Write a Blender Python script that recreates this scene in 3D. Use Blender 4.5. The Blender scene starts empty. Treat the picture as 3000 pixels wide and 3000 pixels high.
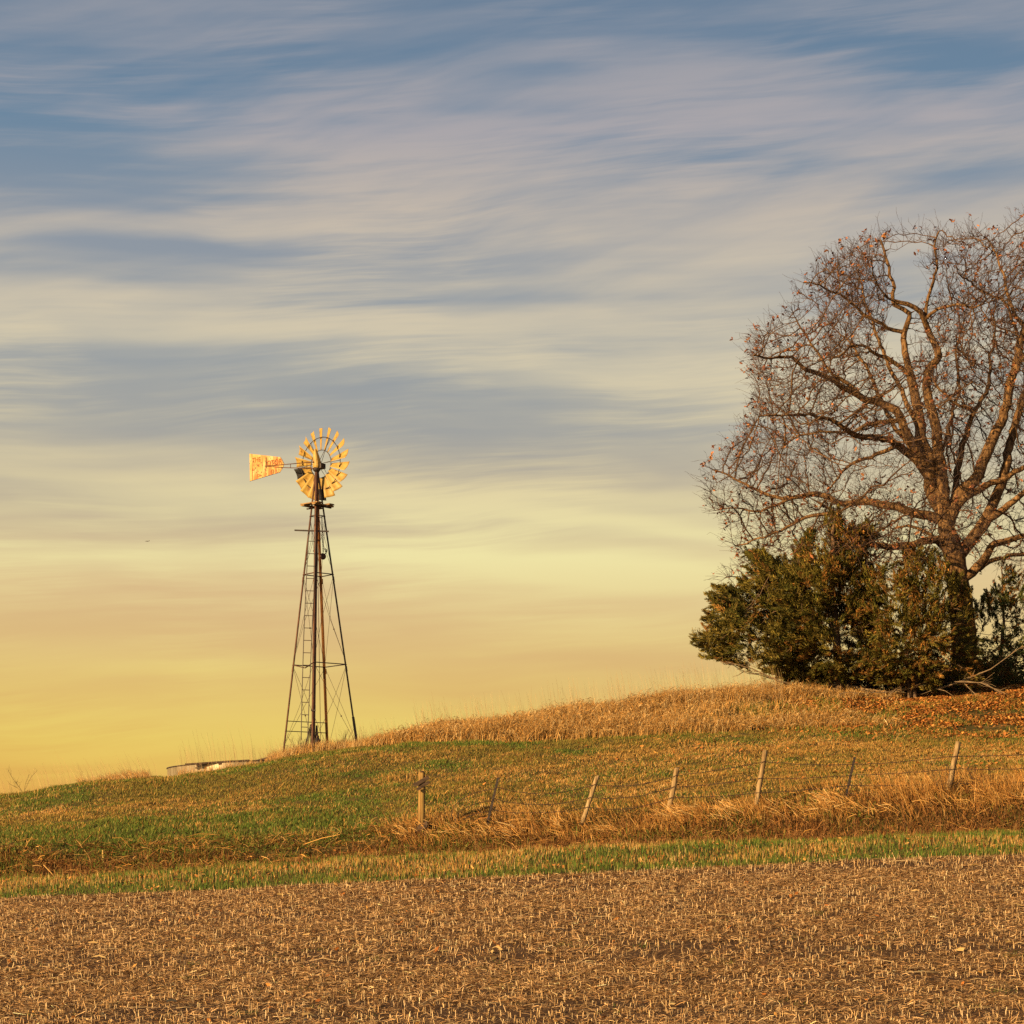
import bpy, math, random
import numpy as np
from mathutils import Vector, Matrix

random.seed(7)
rng = np.random.default_rng(11)
F, CX, HY = 3864.0, 966.0, 1629.0          # lens constants used to lay out distances
PI = math.pi
K = 0.70                                   # overall reflectance of dry autumn vegetation and wood

def P(px, py, Y):
    return Vector(((px - CX) / F * Y, Y, (HY - py) / F * Y))

scn = bpy.context.scene
col = scn.collection

# ------------------------------------------------------------------ helpers
def link(o):
    col.objects.link(o)
    return o

def tag(o, label=None, cat=None, group=None, kind=None):
    if label: o['label'] = label
    if cat: o['category'] = cat
    if group: o['group'] = group
    if kind: o['kind'] = kind
    return o

def empty(name, loc, label, cat, group=None):
    o = bpy.data.objects.new(name, None)
    o.empty_display_size = 0.2
    o.location = loc
    link(o)
    return tag(o, label, cat, group)

def root_loc(o):
    while o.parent is not None:
        o = o.parent
    return o.location

def np_mesh(name, V, Fq, mat, colors=None, parent=None, smooth=False):
    """V (n,3) world coordinates; Fq list of (m,k) int arrays"""
    V = np.asarray(V, dtype=np.float32).reshape(-1, 3)
    if parent is not None:
        V = V - np.array(root_loc(parent), dtype=np.float32)
    if isinstance(Fq, np.ndarray):
        Fq = [Fq]
    me = bpy.data.meshes.new(name)
    me.vertices.add(len(V))
    me.vertices.foreach_set('co', V.ravel())
    loops = np.concatenate([f.ravel() for f in Fq]).astype(np.int32)
    tot = np.concatenate([np.full(len(f), f.shape[1], dtype=np.int32) for f in Fq])
    start = np.concatenate([[0], np.cumsum(tot)[:-1]]).astype(np.int32)
    me.loops.add(len(loops))
    me.loops.foreach_set('vertex_index', loops)
    me.polygons.add(len(tot))
    me.polygons.foreach_set('loop_start', start)
    me.polygons.foreach_set('loop_total', tot)
    if smooth:
        me.polygons.foreach_set('use_smooth', np.ones(len(tot), dtype=bool))
    me.update(calc_edges=True)
    if colors is not None:
        a = me.color_attributes.new('tint', 'FLOAT_COLOR', 'POINT')
        c = np.ones((len(V), 4), dtype=np.float32)
        c[:, :3] = colors
        a.data.foreach_set('color', c.ravel())
    me.materials.append(mat)
    o = link(bpy.data.objects.new(name, me))
    if parent is not None:
        o.parent = parent
    return o

class MB:
    """collects shapes (world coordinates), built as one mesh"""
    def __init__(s):
        s.v, s.f = [], []
    def add(s, vs, fs):
        b = len(s.v)
        s.v += [tuple(v) for v in vs]
        s.f += [tuple(i + b for i in f) for f in fs]
    def box(s, c, ax, ay, az):
        """centre and three half axes"""
        c, ax, ay, az = Vector(c), Vector(ax), Vector(ay), Vector(az)
        vs = [c + ax * i + ay * j + az * k for k in (-1, 1) for j in (-1, 1) for i in (-1, 1)]
        s.add(vs, [(0, 2, 3, 1), (4, 5, 7, 6), (0, 1, 5, 4), (2, 6, 7, 3), (0, 4, 6, 2), (1, 3, 7, 5)])
    def tube(s, pts, radii, n=8, cap=True):
        pts = [Vector(p) for p in pts]
        if not hasattr(radii, '__len__'):
            radii = [radii] * len(pts)
        T = (pts[-1] - pts[0])
        if T.length < 1e-6: T = pts[1] - pts[0]
        T.normalize()
        ref = Vector((0, 0, 1)) if abs(T.z) < 0.8 else Vector((0, 1, 0))
        vs = []
        for i, p in enumerate(pts):
            t = (pts[min(i + 1, len(pts) - 1)] - pts[max(i - 1, 0)]).normalized()
            a = t.cross(ref)
            if a.length < 1e-4: a = t.cross(Vector((1, 0, 0)))
            a.normalize(); b = t.cross(a)
            for k in range(n):
                q = 2 * PI * k / n
                vs.append(p + (a * math.cos(q) + b * math.sin(q)) * radii[i])
        fs = []
        for i in range(len(pts) - 1):
            for k in range(n):
                k2 = (k + 1) % n
                fs.append((i * n + k, i * n + k2, (i + 1) * n + k2, (i + 1) * n + k))
        if cap:
            fs.append(tuple(range(n - 1, -1, -1)))
            fs.append(tuple((len(pts) - 1) * n + k for k in range(n)))
        s.add(vs, fs)
    def angle(s, p0, p1, inward, w=0.05, t=0.007):
        """an L section rolled angle from p0 to p1, its corner facing away from inward"""
        p0, p1 = Vector(p0), Vector(p1)
        T = (p1 - p0).normalized()
        d = Vector(inward); d = (d - T * d.dot(T)).normalized()
        e = T.cross(d)
        u, v = (d + e).normalized(), (d - e).normalized()
        prof = [(0, 0), (w, 0), (w, t), (t, t), (t, w), (0, w)]
        vs = [p0 + u * a + v * b for a, b in prof] + [p1 + u * a + v * b for a, b in prof]
        fs = [(i, (i + 1) % 6, 6 + (i + 1) % 6, 6 + i) for i in range(6)]
        fs += [(5, 4, 3, 2, 1, 0), (6, 7, 8, 9, 10, 11)]
        s.add(vs, fs)
    def lathe(s, c, axis, prof, n=16):
        c, ax = Vector(c), Vector(axis).normalized()
        a = ax.orthogonal().normalized(); b = ax.cross(a)
        vs = []
        for h, r in prof:
            for k in range(n):
                q = 2 * PI * k / n
                vs.append(c + ax * h + (a * math.cos(q) + b * math.sin(q)) * r)
        fs = []
        for i in range(len(prof) - 1):
            for k in range(n):
                k2 = (k + 1) % n
                fs.append((i * n + k, i * n + k2, (i + 1) * n + k2, (i + 1) * n + k))
        fs.append(tuple(range(n - 1, -1, -1))); fs.append(tuple((len(prof) - 1) * n + k for k in range(n)))
        s.add(vs, fs)
    def torus(s, c, axis, R, r, n=40, m=6):
        c, ax = Vector(c), Vector(axis).normalized()
        a = ax.orthogonal().normalized(); b = ax.cross(a)
        vs, fs = [], []
        for i in range(n):
            q = 2 * PI * i / n
            d = a * math.cos(q) + b * math.sin(q)
            for j in range(m):
                w = 2 * PI * j / m
                vs.append(c + d * (R + r * math.cos(w)) + ax * r * math.sin(w))
        for i in range(n):
            for j in range(m):
                fs.append((i * m + j, ((i + 1) % n) * m + j, ((i + 1) % n) * m + (j + 1) % m, i * m + (j + 1) % m))
        s.add(vs, fs)
    def build(s, name, mat, parent=None, smooth=False, bevel=0):
        off = Vector(root_loc(parent)) if parent is not None else Vector((0, 0, 0))
        me = bpy.data.meshes.new(name)
        me.from_pydata([(v[0] - off.x, v[1] - off.y, v[2] - off.z) for v in s.v], [], s.f)
        me.materials.append(mat)
        if smooth:
            me.polygons.foreach_set('use_smooth', [True] * len(me.polygons))
        o = link(bpy.data.objects.new(name, me))
        if parent is not None: o.parent = parent
        if bevel:
            b = o.modifiers.new('bevel', 'BEVEL'); b.width = bevel; b.segments = 2; b.limit_method = 'ANGLE'
        return o

# ---------------------------------------------------------------- numpy noise
_perm = rng.random((256, 256))
def vnoise(x, y):
    xi, yi = np.floor(x).astype(int), np.floor(y).astype(int)
    fx, fy = x - xi, y - yi
    fx, fy = fx * fx * (3 - 2 * fx), fy * fy * (3 - 2 * fy)
    g = lambda i, j: _perm[i & 255, j & 255]
    return (g(xi, yi) * (1 - fx) + g(xi + 1, yi) * fx) * (1 - fy) + (g(xi, yi + 1) * (1 - fx) + g(xi + 1, yi + 1) * fx) * fy
def fbm(x, y, o=4):
    s, a, t = 0, 1.0, 0
    for i in range(o):
        s = s + a * vnoise(x * 2 ** i + 17.3 * i, y * 2 ** i + 5.1 * i); t += a; a *= 0.5
    return s / t
def sstep(a, b, x):
    t = np.clip((x - a) / (b - a), 0, 1)
    return t * t * (3 - 2 * t)

# ------------------------------------------------------------------- terrain
def cv(*pts):
    a = np.array(pts, dtype=float)
    return lambda px: np.interp(px, a[:, 0], a[:, 1])

EDGE = cv((-700, 1735), (0, 1697), (400, 1681), (644, 1667), (966, 1655), (1481, 1630), (1932, 1612), (2700, 1582))
STRIP = cv((-700, 1705), (0, 1665), (450, 1640), (644, 1623), (966, 1611), (1224, 1596), (1932, 1574), (2700, 1545))
BANK = cv((-700, 1650), (0, 1611), (200, 1600), (450, 1594), (600, 1588), (720, 1574), (795, 1560), (920, 1555), (1096, 1559),
          (1262, 1536), (1428, 1525), (1600, 1504), (1790, 1494), (1932, 1490), (2700, 1470))
CREST = cv((-700, 1585), (-200, 1535), (0, 1504), (150, 1481), (250, 1470), (317, 1468), (400, 1459), (470, 1447), (533, 1431),
           (600, 1424), (677, 1414), (760, 1408), (810, 1405), (1000, 1398), (1200, 1388), (1390, 1381), (1500, 1379),
           (1700, 1386), (1932, 1388), (2700, 1390))
BACK = cv((-700, 1592), (0, 1512), (317, 1474), (470, 1453), (600, 1429), (700, 1416), (810, 1399), (900, 1388), (1000, 1375), (1100, 1357),
          (1200, 1344), (1300, 1334), (1400, 1326), (1500, 1320), (1600, 1319), (1720, 1322), (1850, 1312), (1932, 1304), (2700, 1280))
Y_EDGE = 47.0
LY = np.array([-30, 6, 22, 30, 38, Y_EDGE, 50, 51.2, 53.2, 60, 66.5, 72, 80, 110, 400, 3000.0])

def heights(X, Y):
    X = np.asarray(X, float); Y = np.asarray(Y, float)
    px = CX + F * X / np.maximum(Y, 8.0)
    zy = lambda py, y: (HY - py) / F * y
    z3 = np.full_like(px, -2.353); ze = zy(EDGE(px), Y_EDGE)
    b, c = BANK(px), CREST(px)
    z8 = zy(BACK(px), 72.0)
    z9 = zy(BACK(px) + np.interp(px, [0, 600, 1000, 1500, 1800, 1932], [25, 25, 14, 4, -4, -10]), 80.0)
    Z = [np.full_like(px, -1.7), np.full_like(px, -1.75), np.full_like(px, -2.8), z3, z3 * 0.52 + ze * 0.48, ze,
         zy(STRIP(px), 50.0), zy(STRIP(px) + 5, 51.2), zy(b, 53.2), zy(b * 0.40 + c * 0.60, 60.0), zy(c, 66.5),
         z8, z9, z9 - 2.0, np.full_like(px, -6.0), np.full_like(px, -10.0)]
    Z = np.stack(Z)                                     # (K, n)
    dY = np.diff(LY)[:, None]
    sl = np.diff(Z, axis=0) / dY
    m = np.zeros_like(Z)
    m[0], m[-1] = sl[0], sl[-1]
    a_, b_ = sl[:-1], sl[1:]
    same = (a_ * b_) > 0
    m[1:-1] = np.where(same, 2 * a_ * b_ / np.where(same, a_ + b_, 1), 0)
    k = np.clip(np.searchsorted(LY, Y, side='right') - 1, 0, len(LY) - 2)
    i = np.arange(len(px))
    h = LY[k + 1] - LY[k]
    t = np.clip((Y - LY[k]) / h, 0, 1)
    t2, t3 = t * t, t * t * t
    z = (2 * t3 - 3 * t2 + 1) * Z[k, i] + (t3 - 2 * t2 + t) * h * m[k, i] + (-2 * t3 + 3 * t2) * Z[k + 1, i] + (t3 - t2) * h * m[k + 1, i]
    amp = np.interp(Y, [28, 46.5, 48, 52, 55, 64, 70, 75, 90], [.03, .03, .03, .10, .09, .09, .08, .05, .0])
    z = z + amp * ((fbm(X * 0.9, Y * 0.9, 3) - 0.5) * 2 + (fbm(X * 2.6 + 5, Y * 2.6, 2) - .5) * .9)
    return z

def H1(x, y):
    return float(heights(np.array([x]), np.array([y]))[0])

# ----------------------------------------------------------------- materials
def new_mat(name):
    m = bpy.data.materials.new(name); m.use_nodes = True
    nt = m.node_tree; nt.nodes.clear()
    out = nt.nodes.new('ShaderNodeOutputMaterial')
    bs = nt.nodes.new('ShaderNodeBsdfPrincipled')
    nt.links.new(bs.outputs[0], out.inputs[0])
    return m, nt, bs

def ramp_node(nt, stops, interp='LINEAR', k=1.0):
    r = nt.nodes.new('ShaderNodeValToRGB')
    cr = r.color_ramp; cr.interpolation = interp
    while len(cr.elements) < len(stops): cr.elements.new(0.5)
    for e, (p, c) in zip(cr.elements, stops):
        e.position = p; e.color = (c[0] * k, c[1] * k, c[2] * k, 1)
    return r

def noise_mat(name, stops, scale=(1, 1, 1), nscale=4, detail=6, rough=0.8, bump=0.0, metallic=0.0, spec=0.2, bump_dist=0.02, distortion=0.0):
    m, nt, bs = new_mat(name)
    tc = nt.nodes.new('ShaderNodeTexCoord')
    mp = nt.nodes.new('ShaderNodeMapping'); mp.inputs['Scale'].default_value = scale
    nz = nt.nodes.new('ShaderNodeTexNoise')
    nz.inputs['Scale'].default_value = nscale; nz.inputs['Detail'].default_value = detail; nz.inputs['Roughness'].default_value = 0.6
    nz.inputs['Distortion'].default_value = distortion
    nt.links.new(tc.outputs['Object'], mp.inputs[0]); nt.links.new(mp.outputs[0], nz.inputs['Vector'])
    r = ramp_node(nt, stops, k=K)
    nt.links.new(nz.outputs[0], r.inputs[0]); nt.links.new(r.outputs[0], bs.inputs['Base Color'])
    bs.inputs['Roughness'].default_value = rough; bs.inputs['Metallic'].default_value = metallic
    bs.inputs['Specular IOR Level'].default_value = spec
    if bump:
        b = nt.nodes.new('ShaderNodeBump'); b.inputs['Strength'].default_value = bump; b.inputs['Distance'].default_value = bump_dist
        nt.links.new(nz.outputs[0], b.inputs['Height']); nt.links.new(b.outputs[0], bs.inputs['Normal'])
    return m

def tint_mat(name, trans=0.15, rough=0.75, spec=0.15):
    """plant material: every blade or leaf carries its own tint"""
    m, nt, bs = new_mat(name)
    at = nt.nodes.new('ShaderNodeAttribute'); at.attribute_name = 'tint'
    nt.links.new(at.outputs['Color'], bs.inputs['Base Color'])
    bs.inputs['Roughness'].default_value = rough; bs.inputs['Specular IOR Level'].default_value = spec
    if trans:
        tr = nt.nodes.new('ShaderNodeBsdfTranslucent'); mx = nt.nodes.new('ShaderNodeMixShader')
        mx.inputs[0].default_value = trans
        nt.links.new(at.outputs['Color'], tr.inputs[0])
        nt.links.new(bs.outputs[0], mx.inputs[1]); nt.links.new(tr.outputs[0], mx.inputs[2])
        nt.links.new(mx.outputs[0], nt.nodes['Material Output'].inputs[0])
    return m

M_blade = tint_mat('grass_blades', trans=0)
M_straw = tint_mat('dry_straw', trans=0, rough=0.6)
M_leaf = tint_mat('leaves', trans=0)
M_field = noise_mat('soil_and_chaff', [(0.36, (.03, .017, .009)), (0.5, (.10, .055, .025)), (0.62, (.24, .14, .065)), (0.75, (.42, .27, .12))],
                    scale=(3, 9, 3), nscale=4, detail=10, rough=0.95, bump=0.8, bump_dist=0.03)
M_hill = noise_mat('hill_turf', [(0.3, (.05, .04, .012)), (0.5, (.09, .075, .018)), (0.7, (.2, .13, .045))],
                   nscale=1.6, detail=10, rough=0.95, bump=0.6, bump_dist=0.05)
M_bark = noise_mat('oak_bark', [(0.34, (.05, .027, .013)), (0.52, (.22, .125, .052)), (0.72, (.46, .28, .125))],
                   scale=(5, 5, 1.2), nscale=2.5, detail=8, rough=0.9, bump=0.9, bump_dist=0.06)
M_branch = noise_mat('branch_bark', [(0.32, (.045, .026, .016)), (0.5, (.14, .08, .04)), (0.72, (.28, .165, .08))], scale=(4, 4, 4), nscale=2.5, detail=6, rough=0.9)
M_twig = noise_mat('twig_bark', [(0.3, (.06, .042, .042)), (0.7, (.13, .088, .078))], nscale=3, rough=0.85)
M_cedarbark = noise_mat('cedar_bark', [(0.3, (.07, .045, .03)), (0.7, (.26, .17, .1))], scale=(9, 9, 1.5), nscale=3, rough=0.9, bump=0.6)
M_dead = noise_mat('dead_wood', [(0.3, (.17, .12, .075)), (0.7, (.42, .31, .18))], scale=(4, 4, 4), nscale=3, rough=0.85)
M_post = noise_mat('weathered_post_wood', [(0.34, (.10, .06, .028)), (0.45, (.30, .20, .09)), (0.58, (.44, .32, .16)), (0.75, (.55, .43, .24))],
                   scale=(14, 14, 1.0), nscale=1.2, detail=8, rough=0.85, bump=0.5, bump_dist=0.01)
M_yellowpost = noise_mat('pale_post_wood', [(0.36, (.10, .055, .02)), (0.46, (.30, .18, .055)), (0.6, (.44, .29, .09)), (0.75, (.52, .38, .16))],
                   scale=(13, 13, .9), nscale=1.1, detail=8, rough=0.8, bump=0.5, bump_dist=0.01)
M_greyplank = noise_mat('grey_plank_wood', [(0.3, (.035, .024, .018)), (0.5, (.09, .06, .04)), (0.75, (.17, .12, .085))],
                   scale=(2, 30, 30), nscale=1.5, detail=8, rough=0.9, bump=0.5, bump_dist=0.01)
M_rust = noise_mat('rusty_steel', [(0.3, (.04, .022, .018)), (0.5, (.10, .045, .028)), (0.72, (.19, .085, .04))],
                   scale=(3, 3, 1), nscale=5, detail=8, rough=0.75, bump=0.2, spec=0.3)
M_sunlitrust = noise_mat('sunlit_rust_steel', [(0.3, (.20, .085, .03)), (0.7, (.50, .23, .07))], scale=(3, 3, 1), nscale=5, detail=8, rough=0.8)  # rust brightened in colour to paint sunlight onto the far leg
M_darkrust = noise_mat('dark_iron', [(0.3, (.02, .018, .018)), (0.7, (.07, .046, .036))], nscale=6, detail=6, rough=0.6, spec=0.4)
M_wire = noise_mat('old_wire', [(0.3, (.04, .03, .03)), (0.7, (.1, .06, .045))], nscale=5, rough=0.7)
M_board = noise_mat('platform_board', [(0.3, (.16, .09, .04)), (0.7, (.5, .32, .13))], scale=(3, 3, 8), nscale=3, detail=6, rough=0.85)
M_blademetal = noise_mat('weathered_wheel_sheet', [(0.3, (.26, .12, .03)), (0.42, (.48, .31, .07)), (0.62, (.58, .40, .10)), (0.8, (.48, .35, .11))],
                   nscale=5, detail=8, rough=0.55, spec=0.35)
M_bladeshadow = noise_mat('painted_blade_shadow', [(0.3, (.02, .022, .026)), (0.7, (.05, .05, .055))], nscale=6, rough=0.7)  # dark colour painted as cast shadow on two wheel blades
M_letter = noise_mat('faded_red_paint', [(0.35, (.34, .12, .03)), (0.65, (.26, .075, .02))], nscale=14, rough=0.8)

def vane_material():
    m, nt, bs = new_mat('rust_stained_vane_sheet')
    L = nt.links.new
    tc = nt.nodes.new('ShaderNodeTexCoord')
    base = nt.nodes.new('ShaderNodeTexNoise'); base.inputs['Scale'].default_value = 3; base.inputs['Detail'].default_value = 6
    L(tc.outputs['Object'], base.inputs['Vector'])
    r0 = ramp_node(nt, [(0.3, (.44, .25, .05)), (0.5, (.58, .40, .10)), (0.7, (.66, .53, .22))], k=K); L(base.outputs[0], r0.inputs[0])
    # streaks that run down the sheet
    mp = nt.nodes.new('ShaderNodeMapping'); mp.inputs['Scale'].default_value = (7, 7, 0.7)
    st = nt.nodes.new('ShaderNodeTexNoise'); st.inputs['Scale'].default_value = 1.3; st.inputs['Detail'].default_value = 4
    L(tc.outputs['Object'], mp.inputs[0]); L(mp.outputs[0], st.inputs['Vector'])
    r1 = ramp_node(nt, [(0.49, (0, 0, 0)), (0.60, (1, 1, 1))]); L(st.outputs[0], r1.inputs[0])
    mx = nt.nodes.new('ShaderNodeMix'); mx.data_type = 'RGBA'
    L(r1.outputs[0], mx.inputs[0]); L(r0.outputs[0], mx.inputs[6]); mx.inputs[7].default_value = (.36, .12, .02, 1)
    # pitted spots
    vo = nt.nodes.new('ShaderNodeTexVoronoi'); vo.inputs['Scale'].default_value = 11
    L(tc.outputs['Object'], vo.inputs['Vector'])
    r2 = ramp_node(nt, [(0.2, (1, 1, 1)), (0.32, (0, 0, 0))]); L(vo.outputs['Distance'], r2.inputs[0])
    big = nt.nodes.new('ShaderNodeTexNoise'); big.inputs['Scale'].default_value = 2.2
    L(tc.outputs['Object'], big.inputs['Vector'])
    r3 = ramp_node(nt, [(0.44, (0, 0, 0)), (0.52, (1, 1, 1))]); L(big.outputs[0], r3.inputs[0])
    mu = nt.nodes.new('ShaderNodeMath'); mu.operation = 'MULTIPLY'; L(r2.outputs[0], mu.inputs[0]); L(r3.outputs[0], mu.inputs[1])
    mx2 = nt.nodes.new('ShaderNodeMix'); mx2.data_type = 'RGBA'
    L(mu.outputs[0], mx2.inputs[0]); L(mx.outputs[2], mx2.inputs[6]); mx2.inputs[7].default_value = (.08, .025, .012, 1)
    L(mx2.outputs[2], bs.inputs['Base Color'])
    bs.inputs['Roughness'].default_value = 0.6
    return m
M_vane = vane_material()

def tank_material():
    m, nt, bs = new_mat('galvanised_sheet')
    L = nt.links.new
    tc = nt.nodes.new('ShaderNodeTexCoord')
    mp = nt.nodes.new('ShaderNodeMapping'); mp.inputs['Scale'].default_value = (5, 5, 0.3)
    st = nt.nodes.new('ShaderNodeTexNoise'); st.inputs['Scale'].default_value = 2; st.inputs['Detail'].default_value = 5
    L(tc.outputs['Object'], mp.inputs[0]); L(mp.outputs[0], st.inputs['Vector'])
    r = ramp_node(nt, [(0.35, (.30, .25, .16)), (0.5, (.40, .34, .22)), (0.65, (.48, .42, .29))], k=K); L(st.outputs[0], r.inputs[0])
    L(r.outputs[0], bs.inputs['Base Color'])
    bs.inputs['Metallic'].default_value = 0.5; bs.inputs['Roughness'].default_value = 0.42
    return m
M_tank = tank_material()

# ------------------------------------------------------------ ground sheets
def ground():
    xs = np.concatenate([np.linspace(-1500, -300, 14)[:-1], np.linspace(-300, 2300, 217), np.linspace(2300, 3600, 14)[1:]])
    ys_field = np.concatenate([[-30, -15, 0, 6, 12, 18, 24], np.arange(27, Y_EDGE, 0.3), [Y_EDGE]])
    ys_hill = np.concatenate([[Y_EDGE], np.arange(Y_EDGE + .2, 56, 0.2), np.arange(56, 82, 0.4), [84, 88, 95, 105, 120, 150, 200, 300, 400, 800, 1500, 3000]])
    def sheet(name, ys, mat):
        PX, YY = np.meshgrid(xs, ys)
        XX = (PX - CX) / F * np.maximum(YY, 30.0)
        Z = heights(XX.ravel(), YY.ravel())
        V = np.stack([XX.ravel(), YY.ravel(), Z], 1)
        r, c = len(ys), len(xs)
        i = np.arange(r * c).reshape(r, c)
        Q = np.stack([i[:-1, :-1], i[:-1, 1:], i[1:, 1:], i[1:, :-1]], -1).reshape(-1, 4)
        return np_mesh(name, V, Q, mat, smooth=True)
    tag(sheet('field', ys_field, M_field), kind='structure')
    tag(sheet('hill', ys_hill, M_hill), kind='structure')
ground()

# ---------------------------------------------------------- ribbons (blades)
def ribbons(p0, p1, p2, w0, w1, w2, side):
    n = len(p0)
    V = np.empty((n, 6, 3), dtype=np.float32)
    for k, (p, w) in enumerate(((p0, w0), (p1, w1), (p2, w2))):
        w = np.broadcast_to(np.asarray(w, dtype=float), (n,))[:, None] * 0.5
        V[:, 2 * k] = p - side * w
        V[:, 2 * k + 1] = p + side * w
    b = np.arange(n)[:, None] * 6
    Q = np.stack([b + np.array([0, 1, 3, 2]), b + np.array([2, 3, 5, 4])], 1).reshape(-1, 4)
    return V.reshape(-1, 3), Q

def merge(parts):
    Vs, Qs, Cs, o = [], [], [], 0
    for V, Q, C in parts:
        Vs.append(V); Qs.append(Q + o); Cs.append(C); o += len(V)
    return np.concatenate(Vs), np.concatenate(Qs), np.concatenate(Cs)

def blades(X, Y, h, w, lean=0.3, bias=(0, 0), curl=0.35, sink=0.01, z=None):
    """upright blades standing at X, Y"""
    n = len(X)
    Z = heights(X, Y) if z is None else z
    p0 = np.stack([X, Y, Z - sink], 1)
    a = rng.random(n) * 2 * PI
    ln = np.abs(rng.normal(0, lean, n))
    d = np.stack([np.cos(a) * ln + bias[0], np.sin(a) * ln + bias[1], np.zeros(n)], 1) * np.asarray(h)[:, None]
    up = np.zeros((n, 3)); up[:, 2] = h
    p1 = p0 + up * 0.55 + d * curl
    p2 = p0 + up * (1 - 0.25 * np.minimum(1, np.hypot(d[:, 0], d[:, 1]) / np.asarray(h)))[:, None] + d
    f = rng.random(n) * PI
    side = np.stack([np.cos(f), np.sin(f) * 0.6, rng.normal(0, .15, n)], 1)
    w = np.broadcast_to(np.asarray(w, float), (n,))
    return ribbons(p0, p1, p2, w, w * 0.8, w * 0.12, side)

def lying(X, Y, L, w, lift=0.02, tilt=0.15, along=None):
    n = len(X)
    Z = heights(X, Y) + np.abs(rng.normal(0, lift, n)) + 0.006
    a = rng.random(n) * 2 * PI if along is None else along + rng.normal(0, 0.5, n)
    d = np.stack([np.cos(a), np.sin(a), rng.normal(0, tilt, n)], 1) * np.asarray(L)[:, None] * 0.5
    c = np.stack([X, Y, Z], 1)
    mid = c.copy(); mid[:, 2] += np.abs(rng.normal(0, 0.15, n)) * L * 0.5
    s = np.stack([-np.sin(a), np.cos(a), rng.normal(0, .5, n)], 1)
    return ribbons(c - d, mid, c + d, w, w, np.asarray(w) * .7, s)

def tints(n, palette, var=0.18, per=6):
    palette = np.array(palette)
    c = palette[rng.integers(0, len(palette), n)] * np.exp(rng.normal(0, var, n))[:, None]
    return np.repeat(np.clip(c * K, 0, 0.9), per, 0)

def mixcol(fr, A, B, var=0.2, per=6):
    n = len(fr)
    A, B = np.array(A), np.array(B)
    pick = rng.random(n) < fr
    c = np.where(pick[:, None], B[rng.integers(0, len(B), n)], A[rng.integers(0, len(A), n)])
    c = c * np.exp(rng.normal(0, var, n))[:, None]
    return np.repeat(np.clip(c * K, 0, 0.9), per, 0)

def scatter(n, px0, px1, y0, y1):
    """uniform over the ground between two distances"""
    Y = np.sqrt(rng.random(n) * (y1 ** 2 - y0 ** 2) + y0 ** 2)
    px = rng.random(n) * (px1 - px0) + px0
    return px, (px - CX) / F * Y, Y

STRAW = [(.62, .44, .19), (.54, .36, .14), (.70, .52, .25), (.46, .29, .11)]
GOLD = [(.58, .32, .085), (.50, .25, .06), (.66, .40, .13), (.40, .20, .05)]
GREEN = [(.10, .17, .024), (.14, .20, .034), (.075, .135, .02), (.19, .21, .038)]
OLIVE = [(.21, .175, .035), (.27, .20, .045), (.15, .15, .028)]
BROWN = [(.17, .075, .025), (.11, .05, .018), (.24, .11, .03), (.32, .15, .045)]
RUSTL = [(.50, .19, .045), (.56, .24, .055), (.36, .13, .03), (.54, .30, .08)]

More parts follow.
